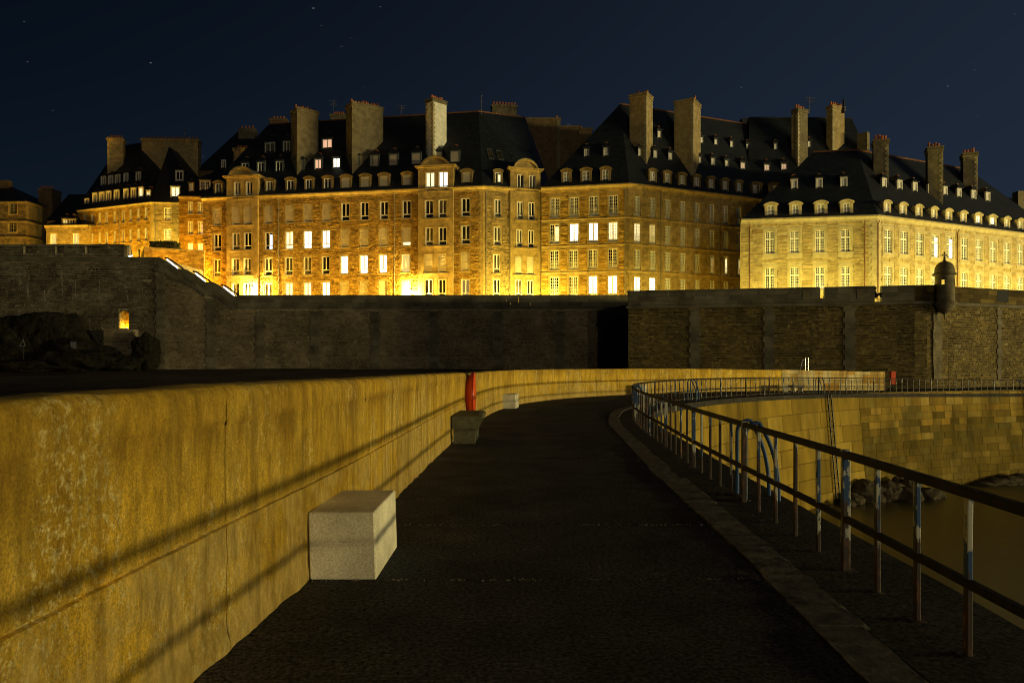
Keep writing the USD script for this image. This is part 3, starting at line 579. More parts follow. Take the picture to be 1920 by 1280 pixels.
while z > -7.3:
    hgt = .92 if r == 0 else rng.uniform(.44, .53)
    s0 = s_ashlar + .012 + (0 if r % 2 else -.0)
    while s0 < s_right:
        L = (rng.uniform(.7, 1.0) if r == 0 else rng.uniform(.75, 1.5)); s1 = s0 + L
        quay_block(s0, s1 - .014, z - hgt + .012, z - (.0 if r else .02), 'quay_wet' if z < -1.2 and rng.random() < (-z - .6) / 3.2 else 'quay_block'); s0 = s1
    z -= hgt; r += 1
if far_stuff.v: quay.add('lower_stones', (*far_stuff.get(), far_tone), 'quay_wet', kind='stuff')

# iron ladders on the quay wall, seen edge on
def s_at(x, y): return ecum[int(np.argmin(np.linalg.norm(EDGE - np.array([x, y]), axis=1)))]
for (x, y), lab in (((19.7, 46.9), 'rusty iron ladder down the quay wall, the nearer one behind the railing'), ((38.4, 55.8), 'dark iron ladder down the quay wall at the right edge of the picture')):
    s0 = s_at(x, y); b = quay_pt(s0, -.4, 0)
    t = Thing('quay_ladder', lab, 'ladder', (b[0], b[1], -6.5))
    for ds in (-.06, .34):
        t.add('side_rail', MB().add(*tube([quay_pt(s0 + ds, z_, .16) for z_ in np.linspace(-.25, -7.1, 8)], .045, 6)), 'iron_dark')
    for z_ in np.arange(-.6, -7, -.32):
        t.add('rung', MB().add(*tube([quay_pt(s0 - .06, z_, .16), quay_pt(s0 + .34, z_, .16)], .018, 5)), 'iron_dark')

# ------------------------------------------------------------------ railing
rail = Thing('railing', 'rusty blue painted metal railing with peeling bars along the quay edge', 'railing', (2.75, 4.6, 0))
rcum = np.concatenate([[0], np.cumsum(np.linalg.norm(np.diff(RAILL, axis=0), axis=1))])
def rp(s_): return np.array([np.interp(s_, rcum, RAILL[:, 0]), np.interp(s_, rcum, RAILL[:, 1])])
def rail_bar(z, w, hh):
    idx = np.concatenate([np.arange(0, len(RAILL), 6)])
    line = RAILL[idx]
    c = .006
    prof = [(-w, -hh + c), (-w + c, -hh), (w - c, -hh), (w, -hh + c), (w, hh - c), (w - c, hh), (-w + c, hh), (-w, hh - c)]
    prof = [(a, b + z) for a, b in prof]
    return sweep(line, prof, True, elev(line[:, 0]))
RAIL_H = 1.0
rail.add('top_rail', rail_bar(RAIL_H - .03, .030, .030), 'rail_paint', smooth=30)
rail.add('lower_rail', rail_bar(.425, .026, .026), 'rail_paint', smooth=30)
s_p, k = 1.0 - .05, 0
i0 = int(np.argmin(abs(RAILL[:, 1] - 4.49))); s_p = rcum[i0] - .62 * 9
while s_p < RLEN - .3:
    p, q = rp(s_p - .02), rp(s_p + .02); t = (q - p) / np.linalg.norm(q - p); n = np.array([t[1], -t[0]]); c = rp(s_p); e0 = float(elev(c[0]))
    big = (k % 5 == 2)
    wa, wb = (.030, .030) if big else (.025, .016)      # along the rail, across it
    ch = .004
    ring = [(-wa + ch, -wb), (wa - ch, -wb), (wa, -wb + ch), (wa, wb - ch), (wa - ch, wb), (-wa + ch, wb), (-wa, wb - ch), (-wa, -wb + ch)]
    top = RAIL_H + .012 if big else RAIL_H - .061
    lean = rng.normal(0, .006, 2)
    vb = [[*(c + t * a + n * b), e0 - .06] for a, b in ring] + [[*(c + t * (a + lean[0]) + n * (b + lean[1] * .5)), e0 + top] for a, b in ring]
    f = []
    for a in range(8):
        b = (a + 1) % 8; f += [[a, b, 8 + b], [a, 8 + b, 8 + a]]
    for a in range(1, 7): f += [[0, a + 1, a], [8, 8 + a, 8 + a + 1]]
    mb = MB().add(vb, f)
    fl = [[*(c + t * a * 2.1 + n * b * 3.0), e0 - .03 + zz] for zz in (0, .022) for a, b in ring]
    mb.add(fl, f)
    rail.add('post', mb, 'post_paint')
    s_p += .62; k += 1

# hooped handrails over the ladders
def hoop(x, y, label, reach=.42, height=.985):
    i = int(np.argmin(np.linalg.norm(RAILL - np.array([x, y]), axis=1))); c = RAILL[i]; t = RAILL[i + 4] - RAILL[i - 4]; t = t / np.linalg.norm(t); n = np.array([t[1], -t[0]]); e0 = float(elev(c[0]))
    th = Thing('ladder_handrail', label, 'handrail', (c[0], c[1], e0))
    for k, ds in enumerate((-.20, .20)):
        o = c + t * ds + n * .045
        pts = [(0, -.03), (0, .3), (0, .7), (0, height - .18)] + [(.16 - .16 * math.cos(a), height - .18 + .18 * math.sin(a)) for a in np.linspace(.3, math.pi / 2, 5)]
        pts += [(.24, height - .01), (.32, height - .09), (.37, height - .24), (.40, height - .5), (.42, .4), (.44, -.04)]
        if x > 18: pts = [(a, b * 1.0) for a, b in pts]
        pts = [(0, -.03), (0, .40), (0, height - .16)] + [(.15 - .15 * math.cos(a), height - .16 + .16 * math.sin(a)) for a in np.linspace(.25, math.pi * .55, 7)]
        x1, z1 = pts[-1]; pts += [(x1 + (reach - x1) * (1 - (1 - q) ** 2.6), z1 * (1 - q) ** 1.0 * (1 - .0) + (z1 * (1 - q)) * 0 - .04 * q + z1 * 0) for q in np.linspace(.08, 1, 12)]
        P = [[o[0] + n[0] * a, o[1] + n[1] * a, e0 + b] for a, b in pts]
        th.add('tube', MB().add(*tube(P, .027, 8)), 'hoop_paint', smooth=True)
        th.add('foot_plate', MB().add(*lathe([(0, .0), (.07, .0), (.07, .02), (0, .02)], (P[0][0], P[0][1], e0 - .01), 10)), 'rail_paint')
hoop(2.94, 9.75, 'pair of blue hooped ladder handrails at the near railing, over the quay edge')
hoop(3.95, 24.6, 'blue hooped ladder handrail at the tight end of the railing bend')
hoop(8.3, 35.1, 'dark hooped ladder handrails on the far curve of the railing')
hoop(19.3, 47.3, 'dark hooped ladder handrails on the far railing before the stone wall end')
hoop(38.2, 56.4, 'hooped ladder handrails on the far railing at the right edge of the picture')

# ------------------------------------------------------------------ blocks and bench along the wall
def block(label, x0, x1, y0, y1, z0, h, skew=0.0, m='block_concrete'):
    t = Thing('concrete_block', label, 'block seat', ((x0 + x1) / 2, (y0 + y1) / 2, z0), 'concrete block seats')
    def rb(z_lo, z_hi, c=.012, tap=0.0):
        A = []
        for dx, dy, zz in ((c, 0, z_lo + 0), (0, 0, z_lo + c)):
            pass
        pts = []
        for zz, ins in ((z_lo, c), (z_lo + c, 0), (z_hi - c, 0), (z_hi, c)):
            for xx, sx in ((x0, 1), (x1, -1)):
                for yy, sy in ((y0, 1), (y1, -1)):
                    pts += [(xx + sx * (c + ins * .6), yy + sy * ins, zz), (xx + sx * ins, yy + sy * (c + ins * .6), zz)]
        return hull([(px_ + skew * (py_ - y0) + tap * (zz_ - z_lo), py_, zz_) for px_, py_, zz_ in pts])
    t.add('block_body', rb(z0 + .0, z0 + h, .010, -.03), m, smooth=20)
    return t
block('large grey concrete cube on the path against the wall, nearest the camera', -1.628, -1.095, 6.02, 7.08, .0, .545, .005)
block('small grey concrete cube by the wall beyond the bench', -.42, .14, 28.5, 29.6, .0, .545, .12)
block('pale concrete cube half hidden behind the railing bars at the bend', 6.75, 7.3, 40.9, 41.5, -.02, .55, .3)
block('tiny pale concrete cube at the start of the pale stone wall end', 17.75, 18.15, 49.0, 49.6, -.25, .55, .3)

bn = Thing('stone_bench', 'weathered dark stone bench with rounded edge below the red case', 'bench', (-1.0, 16.6, 0))
def bench_prof(y0, y1, prof, c=.0):
    p = np.asarray(prof); n = len(p)
    v = np.vstack([np.column_stack([p[:, 0], np.full(n, y0), p[:, 1]]), np.column_stack([p[:, 0], np.full(n, y1), p[:, 1]])])
    f = [[a, (a + 1) % n, n + (a + 1) % n] for a in range(n)] + [[a, n + (a + 1) % n, n + a] for a in range(n)]
    vv, ff = trimesh.creation.triangulate_polygon(sg.Polygon(p))
    from scipy.spatial import cKDTree
    idx = cKDTree(p).query(vv)[1]; f = np.vstack([np.array(f), idx[ff], idx[ff][:, ::-1] + n])
    return v, f
seat = [(-1.30, .33), (-.74, .33), (-.69, .40), (-.645, .49), (-.62, .545), (-.66, .585), (-.74, .60), (-1.26, .60), (-1.30, .57)]
bn.add('seat', bench_prof(16.12, 18.1, seat), 'bench_stone')
for y0 in (16.16, 16.9, 17.6):
    bn.add('support', bench_prof(y0, y0 + .24, [(-1.27, -.02), (-.80, -.02), (-.78, .33), (-1.27, .33)]), 'bench_stone')
b2 = Thing('wooden_bench', 'low dark bench with pale legs in front of the pale stone wall end', 'bench', (19.2, 50.3, -.25))
w = Wall((18.55, 49.55), (19.55, 50.25)); e0 = -.24
mb = MB(); w.box(mb, 0, w.L, -.2, .2, e0 + .36, e0 + .52); b2.add('seat', mb, 'frame_dark')
for u in (.12, w.L - .28):
    mb = MB(); w.box(mb, u, u + .16, -.16, .16, e0 - .02, e0 + .36); b2.add('leg', mb, 'block_concrete')

# lifebuoy cases
def buoy_case(label, cx, cy, cz, nx, ny, R, depth, mname='red_case'):
    n = np.array([nx, ny]) / math.hypot(nx, ny); t = np.array([-n[1], n[0]])
    th = Thing('lifebuoy_case', label, 'lifebuoy case', (cx, cy, cz - R), 'red lifebuoy cases')
    prof = [(R * .68, 0.0), (R * .70, .01), (R * .975, depth * .60), (R * .995, depth * .66), (R, depth * .72), (R, depth * .90), (R * .985, depth * .96), (R * .95, depth), (R * .60, depth + .012), (R * .25, depth + .018), (.001, depth + .02)]
    ang = np.arange(32) * 2 * np.pi / 32; M = len(prof)
    v = np.array([[[cx + n[0] * d + t[0] * r * math.cos(a), cy + n[1] * d + t[1] * r * math.cos(a), cz + r * math.sin(a)] for a in ang] for r, d in prof])
    i, j = np.meshgrid(np.arange(M - 1), np.arange(32), indexing='ij')
    q = np.stack([i * 32 + j, i * 32 + (j + 1) % 32, (i + 1) * 32 + (j + 1) % 32, (i + 1) * 32 + j], -1).reshape(-1, 4)
    th.add('shell', (v.reshape(-1, 3), np.vstack([q[:, [0, 1, 2]], q[:, [0, 2, 3]]])), mname, smooth=35)
    a2 = np.linspace(0, 2 * np.pi, 33)
    ring = [[cx + n[0] * depth * .88 + t[0] * (R + .004) * math.cos(a), cy + n[1] * depth * .88 + t[1] * (R + .004) * math.cos(a), cz + (R + .004) * math.sin(a)] for a in a2]
    th.add('rim_seam', MB().add(*tube(ring, .007, 6)), 'red_case_dark')
    br = MB()
    for zz in (cz - R * .4, cz + R * .4):
        c = np.array([cx, cy]); br.box8([[*(c - t * .05 - n * .1), zz - .03], [*(c + t * .05 - n * .1), zz - .03], [*(c + t * .05 + n * .03), zz - .03], [*(c - t * .05 + n * .03), zz - .03], [*(c - t * .05 - n * .1), zz + .03], [*(c + t * .05 - n * .1), zz + .03], [*(c + t * .05 + n * .03), zz + .03], [*(c - t * .05 + n * .03), zz + .03]])
    th.add('bracket', br, 'iron_dark')
buoy_case('orange red lifebuoy case hung on the wall above the bench', -1.225, 19.75, .92, 1.0, .0, .59, .25)
e0 = float(elev(29.5))
th = Thing('red_post', 'upright red lifebuoy case at the end of the pale stone wall', 'lifebuoy case', (29.8, 57.3, e0))
c = at(1675.5, 707, 57.3)
w = Wall((c[0] - .17, 57.3), (c[0] + .17, 57.3)); mb = MB(); w.plate(mb, sg.Polygon([(0, 0), (.05, -.05), (.29, -.05), (.34, 0), (.34, .9), (.30, .95), (.04, .95), (0, .9)]), -.3, 0)
v, f = mb.get(); v[:, 2] += c[2] - .5
th.add('case', (v, f), 'red_case'); 
mb = MB(); w.box(mb, .13, .21, -.2, -.08, e0 - .05, c[2] - .5); th.add('stand', mb, 'iron_dark')

# bright steel handrail of a beach stair behind the parapet
th = Thing('steel_handrail', 'bright steel handrail tubes rising behind the pale stone wall end', 'handrail', (22.2, 55.6, -.5))
for px in (1510, 1515.3):
    a, b = at(px, 697, 55.6), at(px, 671, 55.6)
    th.add('upright', MB().add(*tube([[a[0], 55.6, -.6], a, b], .035, 8)), 'steel', smooth=True)
P = [at(px, py, 55.7) for px, py in ((1515.3, 671.5), (1511, 672.5), (1507, 673), (1504.5, 676), (1502.5, 683), (1500.5, 694))]
th.add('bent_tube', MB().add(*tube(P, .022, 6)), 'steel', smooth=True)

# ------------------------------------------------------------------ water, rocks, sea bed, sand
def sheet(x0, x1, y0, y1, z, nx=2, ny=2):
    X, Y = np.meshgrid(np.linspace(x0, x1, nx), np.linspace(y0, y1, ny), indexing='ij'); v = np.stack([X, Y, np.full_like(X, z)], -1).reshape(-1, 3)
    i, j = np.meshgrid(np.arange(nx - 1), np.arange(ny - 1), indexing='ij')
    q = np.stack([i * ny + j, (i + 1) * ny + j, (i + 1) * ny + j + 1, i * ny + j + 1], -1).reshape(-1, 4)
    return v, np.vstack([q[:, [0, 1, 2]], q[:, [0, 2, 3]]])
structure('water', sheet(-1500, 1500, -1500, 1500, WATER), 'water')
structure('sea_bed', sheet(-3000, 3000, -3000, 3000, -10.5), 'seabed')
back = resample(offset(WALLL, -.30), 120); foot = resample(np.array([(-190, -60), (-120, 40), (-75, 83.5), (-40, 84.6), (14.5, 83.8), (30, 63)]), 120)
sv, sf = loft(back, foot, np.interp(back[:, 1], [0, 30, 58], [-2.6, -2.0, -.6]), np.full(120, 1.05), 30)
sv[:, 2] += .25 * (meshkit.fbm(np.column_stack([sv[:, :2] * .18, 0 * sv[:, 0]])) - .5)
structure('beach', (sv, sf), 'sand', smooth=True)

def rock(name, c, r, seed, label, category='rock', group=None, m='boulder', sub=3, rough=.42):
    t = trimesh.creation.icosphere(sub); v = t.vertices.copy()
    nz = meshkit.fbm(v * 1.3 + seed * 7.1, 4, seed) - .5; cells = np.floor(meshkit.noise(v * 1.9 + seed * 3.3, seed + 5) * 5) / 5 - .5
    v = v * (1 + rough * 1.5 * nz + rough * .6 * cells)[:, None] * np.asarray(r)
    th = Thing(name, label, category, (c[0], c[1], c[2] - r[2] * .6), group)
    th.add('rock_body', (v + np.asarray(c), t.faces), m, smooth=22); return th
RK = [(1570, 952, 47.5, .55, .5, 'leftmost small dark rock at the foot of the quay wall'), (1600, 960, 46.4, .7, .5, 'low dark rock left of the large boulder at the water edge'),
      (1626, 935, 47.6, 1.15, 1.0, 'largest dark rounded boulder in the water below the railing'), (1662, 934, 47.6, .95, .9, 'broad brown boulder right of the largest rock in the water'),
      (1684, 907, 49.5, .42, .55, 'squarish rock perched on top of the rock pile'), (1672, 916, 48.8, .9, .5, 'tilted slab shaped rock under the perched rock'), (1706, 920, 48.9, .75, .85, 'pointed rock on the right shoulder of the rock pile'),
      (1701, 938, 47.4, .85, .7, 'dark rock in the front middle of the pile'), (1738, 934, 48.2, .9, .55, 'flat dark rock forming the right end of the pile'), (1757, 938, 48.6, .6, .3, 'thin low rock spit reaching right from the pile'),
      (1590, 972, 45.4, .5, .3, 'small low rock in front of the pile nearest the path')]
for k, (px, py, Y, w_, h_, lab) in enumerate(RK):
    p = at(px, py, Y); rock('rock', (p[0], p[1], max(p[2], WATER + h_ * .25)), (w_, w_ * .9, h_), k + 3, lab, m='boulder')
for k, (px, py, Y, w_, h_) in enumerate([(1870, 905, 53.6, 1.3, .35), (1895, 902, 53.8, 1.2, .45), (1915, 898, 54.0, 1.0, .55), (1845, 908, 53.4, .9, .22)]):
    p = at(px, py, Y); rock('rock', (p[0], p[1], WATER + h_ * .3), (w_, .7, h_), k + 31, ['low weedy rock at the right quay foot, second from the left', 'weedy rock beside the right ladder foot', 'rightmost weedy rock at the picture edge', 'lowest weedy rock at the right quay foot, farthest left'][k])

# ================================================================== masonry helpers
def facade_sheet(w, u0, u1, z0, z1, holes, d=0.0, reveal=.25, mb=None):
    """wall face with openings and their reveals; holes (u0,u1,z0,z1)"""
    mb = mb or MB()
    us = sorted({u0, u1, *[min(max(h[k], u0), u1) for h in holes for k in (0, 1)]}); zs = sorted({z0, z1, *[min(max(h[k], z0), z1) for h in holes for k in (2, 3)]})
    for a, b in zip(us[:-1], us[1:]):
        if b - a < 1e-5: continue
        run = None
        for c, e in zip(zs[:-1], zs[1:]):
            m, q = (a + b) / 2, (c + e) / 2
            solid = not any(h[0] < m < h[1] and h[2] < q < h[3] for h in holes)
            if solid: run = (run[0], e) if run else (c, e)
            if (not solid or e == zs[-1]) and run:
                P = w.P([a, b, b, a], d, [run[0], run[0], run[1], run[1]]); mb.quad(*P); run = None
    for h in holes:
        a, b, c, e = max(h[0], u0), min(h[1], u1), max(h[2], z0), min(h[3], z1)
        for p in (((a, d, c), (a, d, e), (a, d - reveal, e), (a, d - reveal, c)), ((b, d, c), (b, d - reveal, c), (b, d - reveal, e), (b, d, e)),
                  ((a, d, c), (a, d - reveal, c), (b, d - reveal, c), (b, d, c)), ((a, d, e), (b, d, e), (b, d - reveal, e), (a, d - reveal, e))):
            mb.quad(*[w.P(*x) for x in p])
    return mb

def stones(w, u0, u1, z0, z1, holes, ch, ln, d=0.0, relief=.035, joint=.012, limit=None, seed=1, inset=.012, chv=.25):
    r = np.random.default_rng(seed); R = []
    z = z0
    while z < z1 - .05:
        h = ch * (1 + r.uniform(-chv, chv)); zt = min(z + h, z1)
        if z1 - zt < ch * .4: zt = z1
        free = [(u0, u1)]
        for a, b, c, e in holes:
            if c < zt - .01 and e > z + .01:
                nf = []
                for p, q in free:
                    if b <= p or a >= q: nf.append((p, q)); continue
                    if a > p: nf.append((p, a))
                    if b < q: nf.append((b, q))
                free = nf
        for p, q in free:
            if q - p < .04: continue
            x = p
            while x < q - .01:
                L = ln * r.uniform(.5, 1.6); y = min(x + L, q)
                if q - y < ln * .3: y = q
                if limit is None or (limit(x) > zt and limit(y) > zt): R.append((x, y, z, zt))
                x = y
        z = zt
    R = np.array(R); N = len(R)
    o = d + r.uniform(.15, 1, N) * relief; j = joint / 2
    ua, ub, za, zb = R[:, 0] + j, R[:, 1] - j, R[:, 2] + j, R[:, 3] - j
    i = np.minimum(inset, (zb - za) * .2)
    def jit(s=.5): return r.normal(0, inset * s, N)
    U = np.stack([ua + i + jit(), ub - i + jit(), ub - i + jit(), ua + i + jit(), ua, ub, ub, ua], 1); Z = np.stack([za + i + jit(), za + i + jit(), zb - i + jit(), zb - i + jit(), za, za, zb, zb], 1)
    D = np.stack([o + jit(.7), o + jit(.7), o + jit(.7), o + jit(.7), *[np.full(N, d - .02)] * 4], 1)
    V = w.P(U, D, Z).reshape(-1, 3)
    F = np.array([[0, 1, 2], [0, 2, 3], [4, 5, 1], [4, 1, 0], [5, 6, 2], [5, 2, 1], [6, 7, 3], [6, 3, 2], [7, 4, 0], [7, 0, 3]])
    return V, (F[None] + 8 * np.arange(N)[:, None, None]).reshape(-1, 3), np.repeat(r.random(N) * .999, 8)

def add_stones(th, vf, m, limit=0, parent=None, name='wall_stones'):
    """the first stones one by one, the rest joined"""
    V, F, T = vf; n = len(V) // 8; T8 = T.reshape(n, 8); k = min(n, limit)
    V8 = V.reshape(n, 8, 3); order = np.argsort([-(q[2] - 0) for q in V8[:, :, 2].mean(1)[:, None].repeat(3, 1)]); F0 = F[:10]
    for i in order[:k]: th.add('stone', (V8[i], F0), m, parent)
    if n > k: r = V8[order[k:]].reshape(-1, 3); th.add(name, (r, (F0[None] + 8 * np.arange(n - k)[:, None, None]).reshape(-1, 3), T8[order[k:]].ravel()), m, parent, kind='stuff')

# ================================================================== ramparts
CURT = Wall((-75, 85), (14.5, 84.2)); CTOP = 9.42
ram = Thing('rampart', 'long dark stone town rampart with stair behind the beach, below the lit houses', 'rampart', (-30, 84.7, .5))
U = lambda px, py=600: CURT.ray(px, py)[0]
zpx = lambda px, py, w=CURT: w.ray(px, py)[1]
u_l, u_s0, u_s1 = U(-30), U(297), U(445)
ZL, ZP = zpx(250, 482), zpx(100, 456)
step_px = [(296.8, 481.5), (309.5, 489), (312.9, 489.4), (333, 503.8), (345, 503.8), (366, 514.8), (385, 528.8), (399, 528.8), (418.6, 540), (438.5, 555.2), (446, 555.2)]
step = [CURT.ray(*p) for p in step_px]
su, sz = np.array([p[0] for p in step]), np.array([p[1] for p in step])
def topz(u): return float(np.interp(u, [su[0] - .01, *su], [ZL, *sz])) if u < su[-1] else CTOP
niche = (U(224), U(241.5), zpx(232, 616), zpx(232, 582))
low = lambda u: topz(u) - (1.62 if u > u_s0 - .6 else .56)
mb = facade_sheet(CURT, u_l, u_s0, -.5, ZL, [niche], 0, 1.3)
facade_sheet(CURT, u_s0, CURT.L, -.5, CTOP - 1.55, [], 0, mb=mb)
tri_u = [u for u in su] + [su[-1] + .01]
poly = sg.Polygon([(su[0] + .001, CTOP - 1.56), *[(a, b - .02) for a, b in zip(su, sz)], (su[-1], CTOP - 1.56)])
CURT.plate(mb, poly, -.7, -.004)
ram.add('wall_core', mb, 'rampart_mortar')
ram.add('niche_arch', CURT.plate(MB(), sg.Polygon([(niche[0] - .02, niche[3] + .02), (niche[0] - .02, niche[3] - .42)] + [((niche[0] + niche[1]) / 2 - (niche[1] - niche[0] + .04) / 2 * math.cos(a), niche[3] - .42 + .34 * math.sin(a)) for a in np.linspace(0, math.pi, 12)] + [(niche[1] + .02, niche[3] - .42), (niche[1] + .02, niche[3] + .02)]), -.6, -.05), 'rampart_stone')
nb = MB(); CURT.box(nb, niche[0] - .3, niche[1] + .3, -1.5, -1.3, niche[2] - .4, niche[3] + .4); ram.add('niche_back', nb, 'main_stone')
ram.add('niche_stones', stones(CURT, niche[0], niche[1], niche[2], niche[3], [], .16, .3, -1.28, .06, .02, seed=9), 'main_stone', kind='stuff')
holes = [(niche[0] - .12, niche[1] + .12, niche[2] - .1, niche[3] + .15)]
pil_px = [300, 395, 488, 590, 703, 813, 933, 1050]
pil = [(U(p) - .42, U(p) + .5) for p in pil_px]
phol = [(a, b, -1, topz((a + b) / 2) - 1.5) for a, b in pil]
ram.add('wall_stones', stones(CURT, u_l, u_s0, .2, ZL - .5, holes + phol, .24, .55, .0, .06, .022, seed=10, inset=.02), 'old_rampart_stone', kind='stuff')
ram.add('wall_stones', stones(CURT, u_s0, CURT.L - .02, .2, ZL - .1, holes + phol, .22, .44, .0, .06, .022, limit=lambda u: low(u) + .05, seed=11, inset=.018), 'rampart_stone', kind='stuff')
# toothed quoin chains
for (a, b), px in zip(pil, pil_px):
    z, k = .3, 0; lim = low((a + b) / 2) - .25
    while z < lim:
        h = rng.uniform(.42, .55); s_ = .14 if k % 2 else -.02; mb = MB(); CURT.box(mb, a - s_, b + s_, -.05, .075 + rng.uniform(0, .02), z + .012, min(z + h, lim)); ram.add('quoin_stone', mb, 'rampart_block'); z += h; k += 1
# cordon and parapet, built of long blocks that follow the stair
path_u = [u_l, su[0], *su[1:], CURT.L]; path_z = [ZL, *sz, CTOP]
def along(u): return topz(u)
def seg_blocks(name, off0, off1, dout, u_from, u_to, ln, m='rampart_block'):
    u = u_from
    while u < u_to - .05:
        y = min(u + ln * rng.uniform(.7, 1.3), u_to)
        for s_ in su:
            if u + .05 < s_ < y: y = s_; break
        if y - u < .08: u = y; continue
        g = .014; a, b = u + g, y
        za, zb = along(a + .002), along(b - .002)
        if abs(zb - za) < .03: za = zb = max(za, zb)
        P = [(a, dout, za + off0), (b, dout, zb + off0), (b, -.55, zb + off0), (a, -.55, za + off0), (a, dout, za + off1 - .012), (b, dout, zb + off1 - .012), (b, -.55, zb + off1 - .012), (a, -.55, za + off1 - .012)]
        ram.add(name, MB().box8([CURT.P(*p) for p in P]), m); u = y
seg_blocks('cordon_stone', -1.58, -1.28, .17, u_s0 - .5, CURT.L, 1.9)
for o0, o1, dd in ((-1.28, -.86, .06), (-.86, -.44, .045), (-.44, -.12, .06)):
    seg_blocks('parapet_stone', o0, o1, dd, u_s0, CURT.L, 1.7)
seg_blocks('coping_stone', -.12, 0, .10, u_s0, CURT.L, 1.5)
mb = MB(); CURT.box(mb, u_l, u_s0 - .02, -.6, .05, ZL - .5, ZL - .02); ram.add('ledge', mb, 'rampart_block')
# crenelled parapet of the upper bastion on the left
ucr = U(224)
cren = [(U(33), U(51)), (U(93), U(110)), (U(150), U(168)), (U(-40), U(-22))]
hl = [(a, b, zpx(100, 473), zpx(100, 459)) for a, b in cren]
CU = CURT.shift(-1.0)
cz0, cz1 = ZL - .3, ZP
ram.add('crenel_core', facade_sheet(CU, u_l, ucr, cz0, cz1, hl, 0, .7), 'rampart_mortar')
ram.add('crenel_stones', stones(CU, u_l, ucr, cz0, cz1 - .15, hl, .24, .5, 0, .04, .02, seed=13), 'old_rampart_stone', kind='stuff')
mb = MB(); CU.box(mb, u_l, ucr, -1.0, -.7, cz0, cz1 - .16); ram.add('crenel_back', mb, 'rampart_mortar')
u = u_l
while u < ucr - .3:
    y = min(u + rng.uniform(1.2, 2.1), ucr); mb = MB(); CU.box(mb, u + .015, y, -1.1, .08, cz1 - .145, cz1 + rng.uniform(0, .05)); ram.add('coping_stone', mb, 'rampart_block'); u = y
# body of the ramparts (fills behind the face)
mb = MB(); CURT.box(mb, u_l, u_s0, -12, -1.6, -1, ZL - .06); CURT.box(mb, u_s0 + .05, su[-1], -3.2, -.72, -1, CTOP - 1.3)
CURT.box(mb, su[-1] + .02, CURT.L + .2, -4.5, -.6, -1, CTOP - 1.28); ram.add('rampart_fill', mb, 'rampart_mortar')
# lighted stair rails
for k, (a, b) in enumerate((((312.9, 487.6), (333.2, 503.6)), ((366, 513.2), (385.5, 528.6)), ((419, 538.6), (439, 554.4)))):
    t = Thing('stair_light', ['upper', 'middle', 'lower'][k] + ' white light strip under the handrail of the rampart stair', 'light strip', (*CURT.P(*[CURT.ray(*a)[0], 0, 0])[:2], CURT.ray(*b)[1]), 'light strips on the rampart stair')
    (ua, za), (ub, zb) = CURT.ray(*a), CURT.ray(*b); hd = [CURT.P(ua - .25, -.05, za + .26), CURT.P(ua + .12, -.05, za + .22), CURT.P(ub + .45, -.05, zb + .12), CURT.P(ub + .62, -.05, zb - .05)]
    t.add('handrail', MB().add(*tube(hd, .085, 8)), 'iron_dark')
    t.add('strip', MB().box8([CURT.P(ua, .02, za), CURT.P(ub, .02, zb), CURT.P(ub, -.1, zb), CURT.P(ua, -.1, za), CURT.P(ua, .02, za + .13), CURT.P(ub, .02, zb + .13), CURT.P(ub, -.1, zb + .13), CURT.P(ua, -.1, za + .13)]), 'led_white')
# niche lamp
nc = CURT.P((niche[0] + niche[1]) / 2 - .1, -.75, niche[2] + .12)
t = Thing('niche_lamp', 'small bright lamp on the floor of the arched wall niche', 'lamp', nc - [0, 0, .12])
t.add('housing', MB().add(*lathe([(.0, -.12), (.12, -.12), (.1, -.03), (0, -.03)], nc, 10)), 'iron_dark')
t.add('lens', MB().add(*lathe([(.0, .05), (.08, .03), (.09, -.03), (0, -.029)], nc, 12)), 'niche_bulb')
sphere_light('niche_light', nc + [0, 0, .14], .05, ORANGE, 55.0)

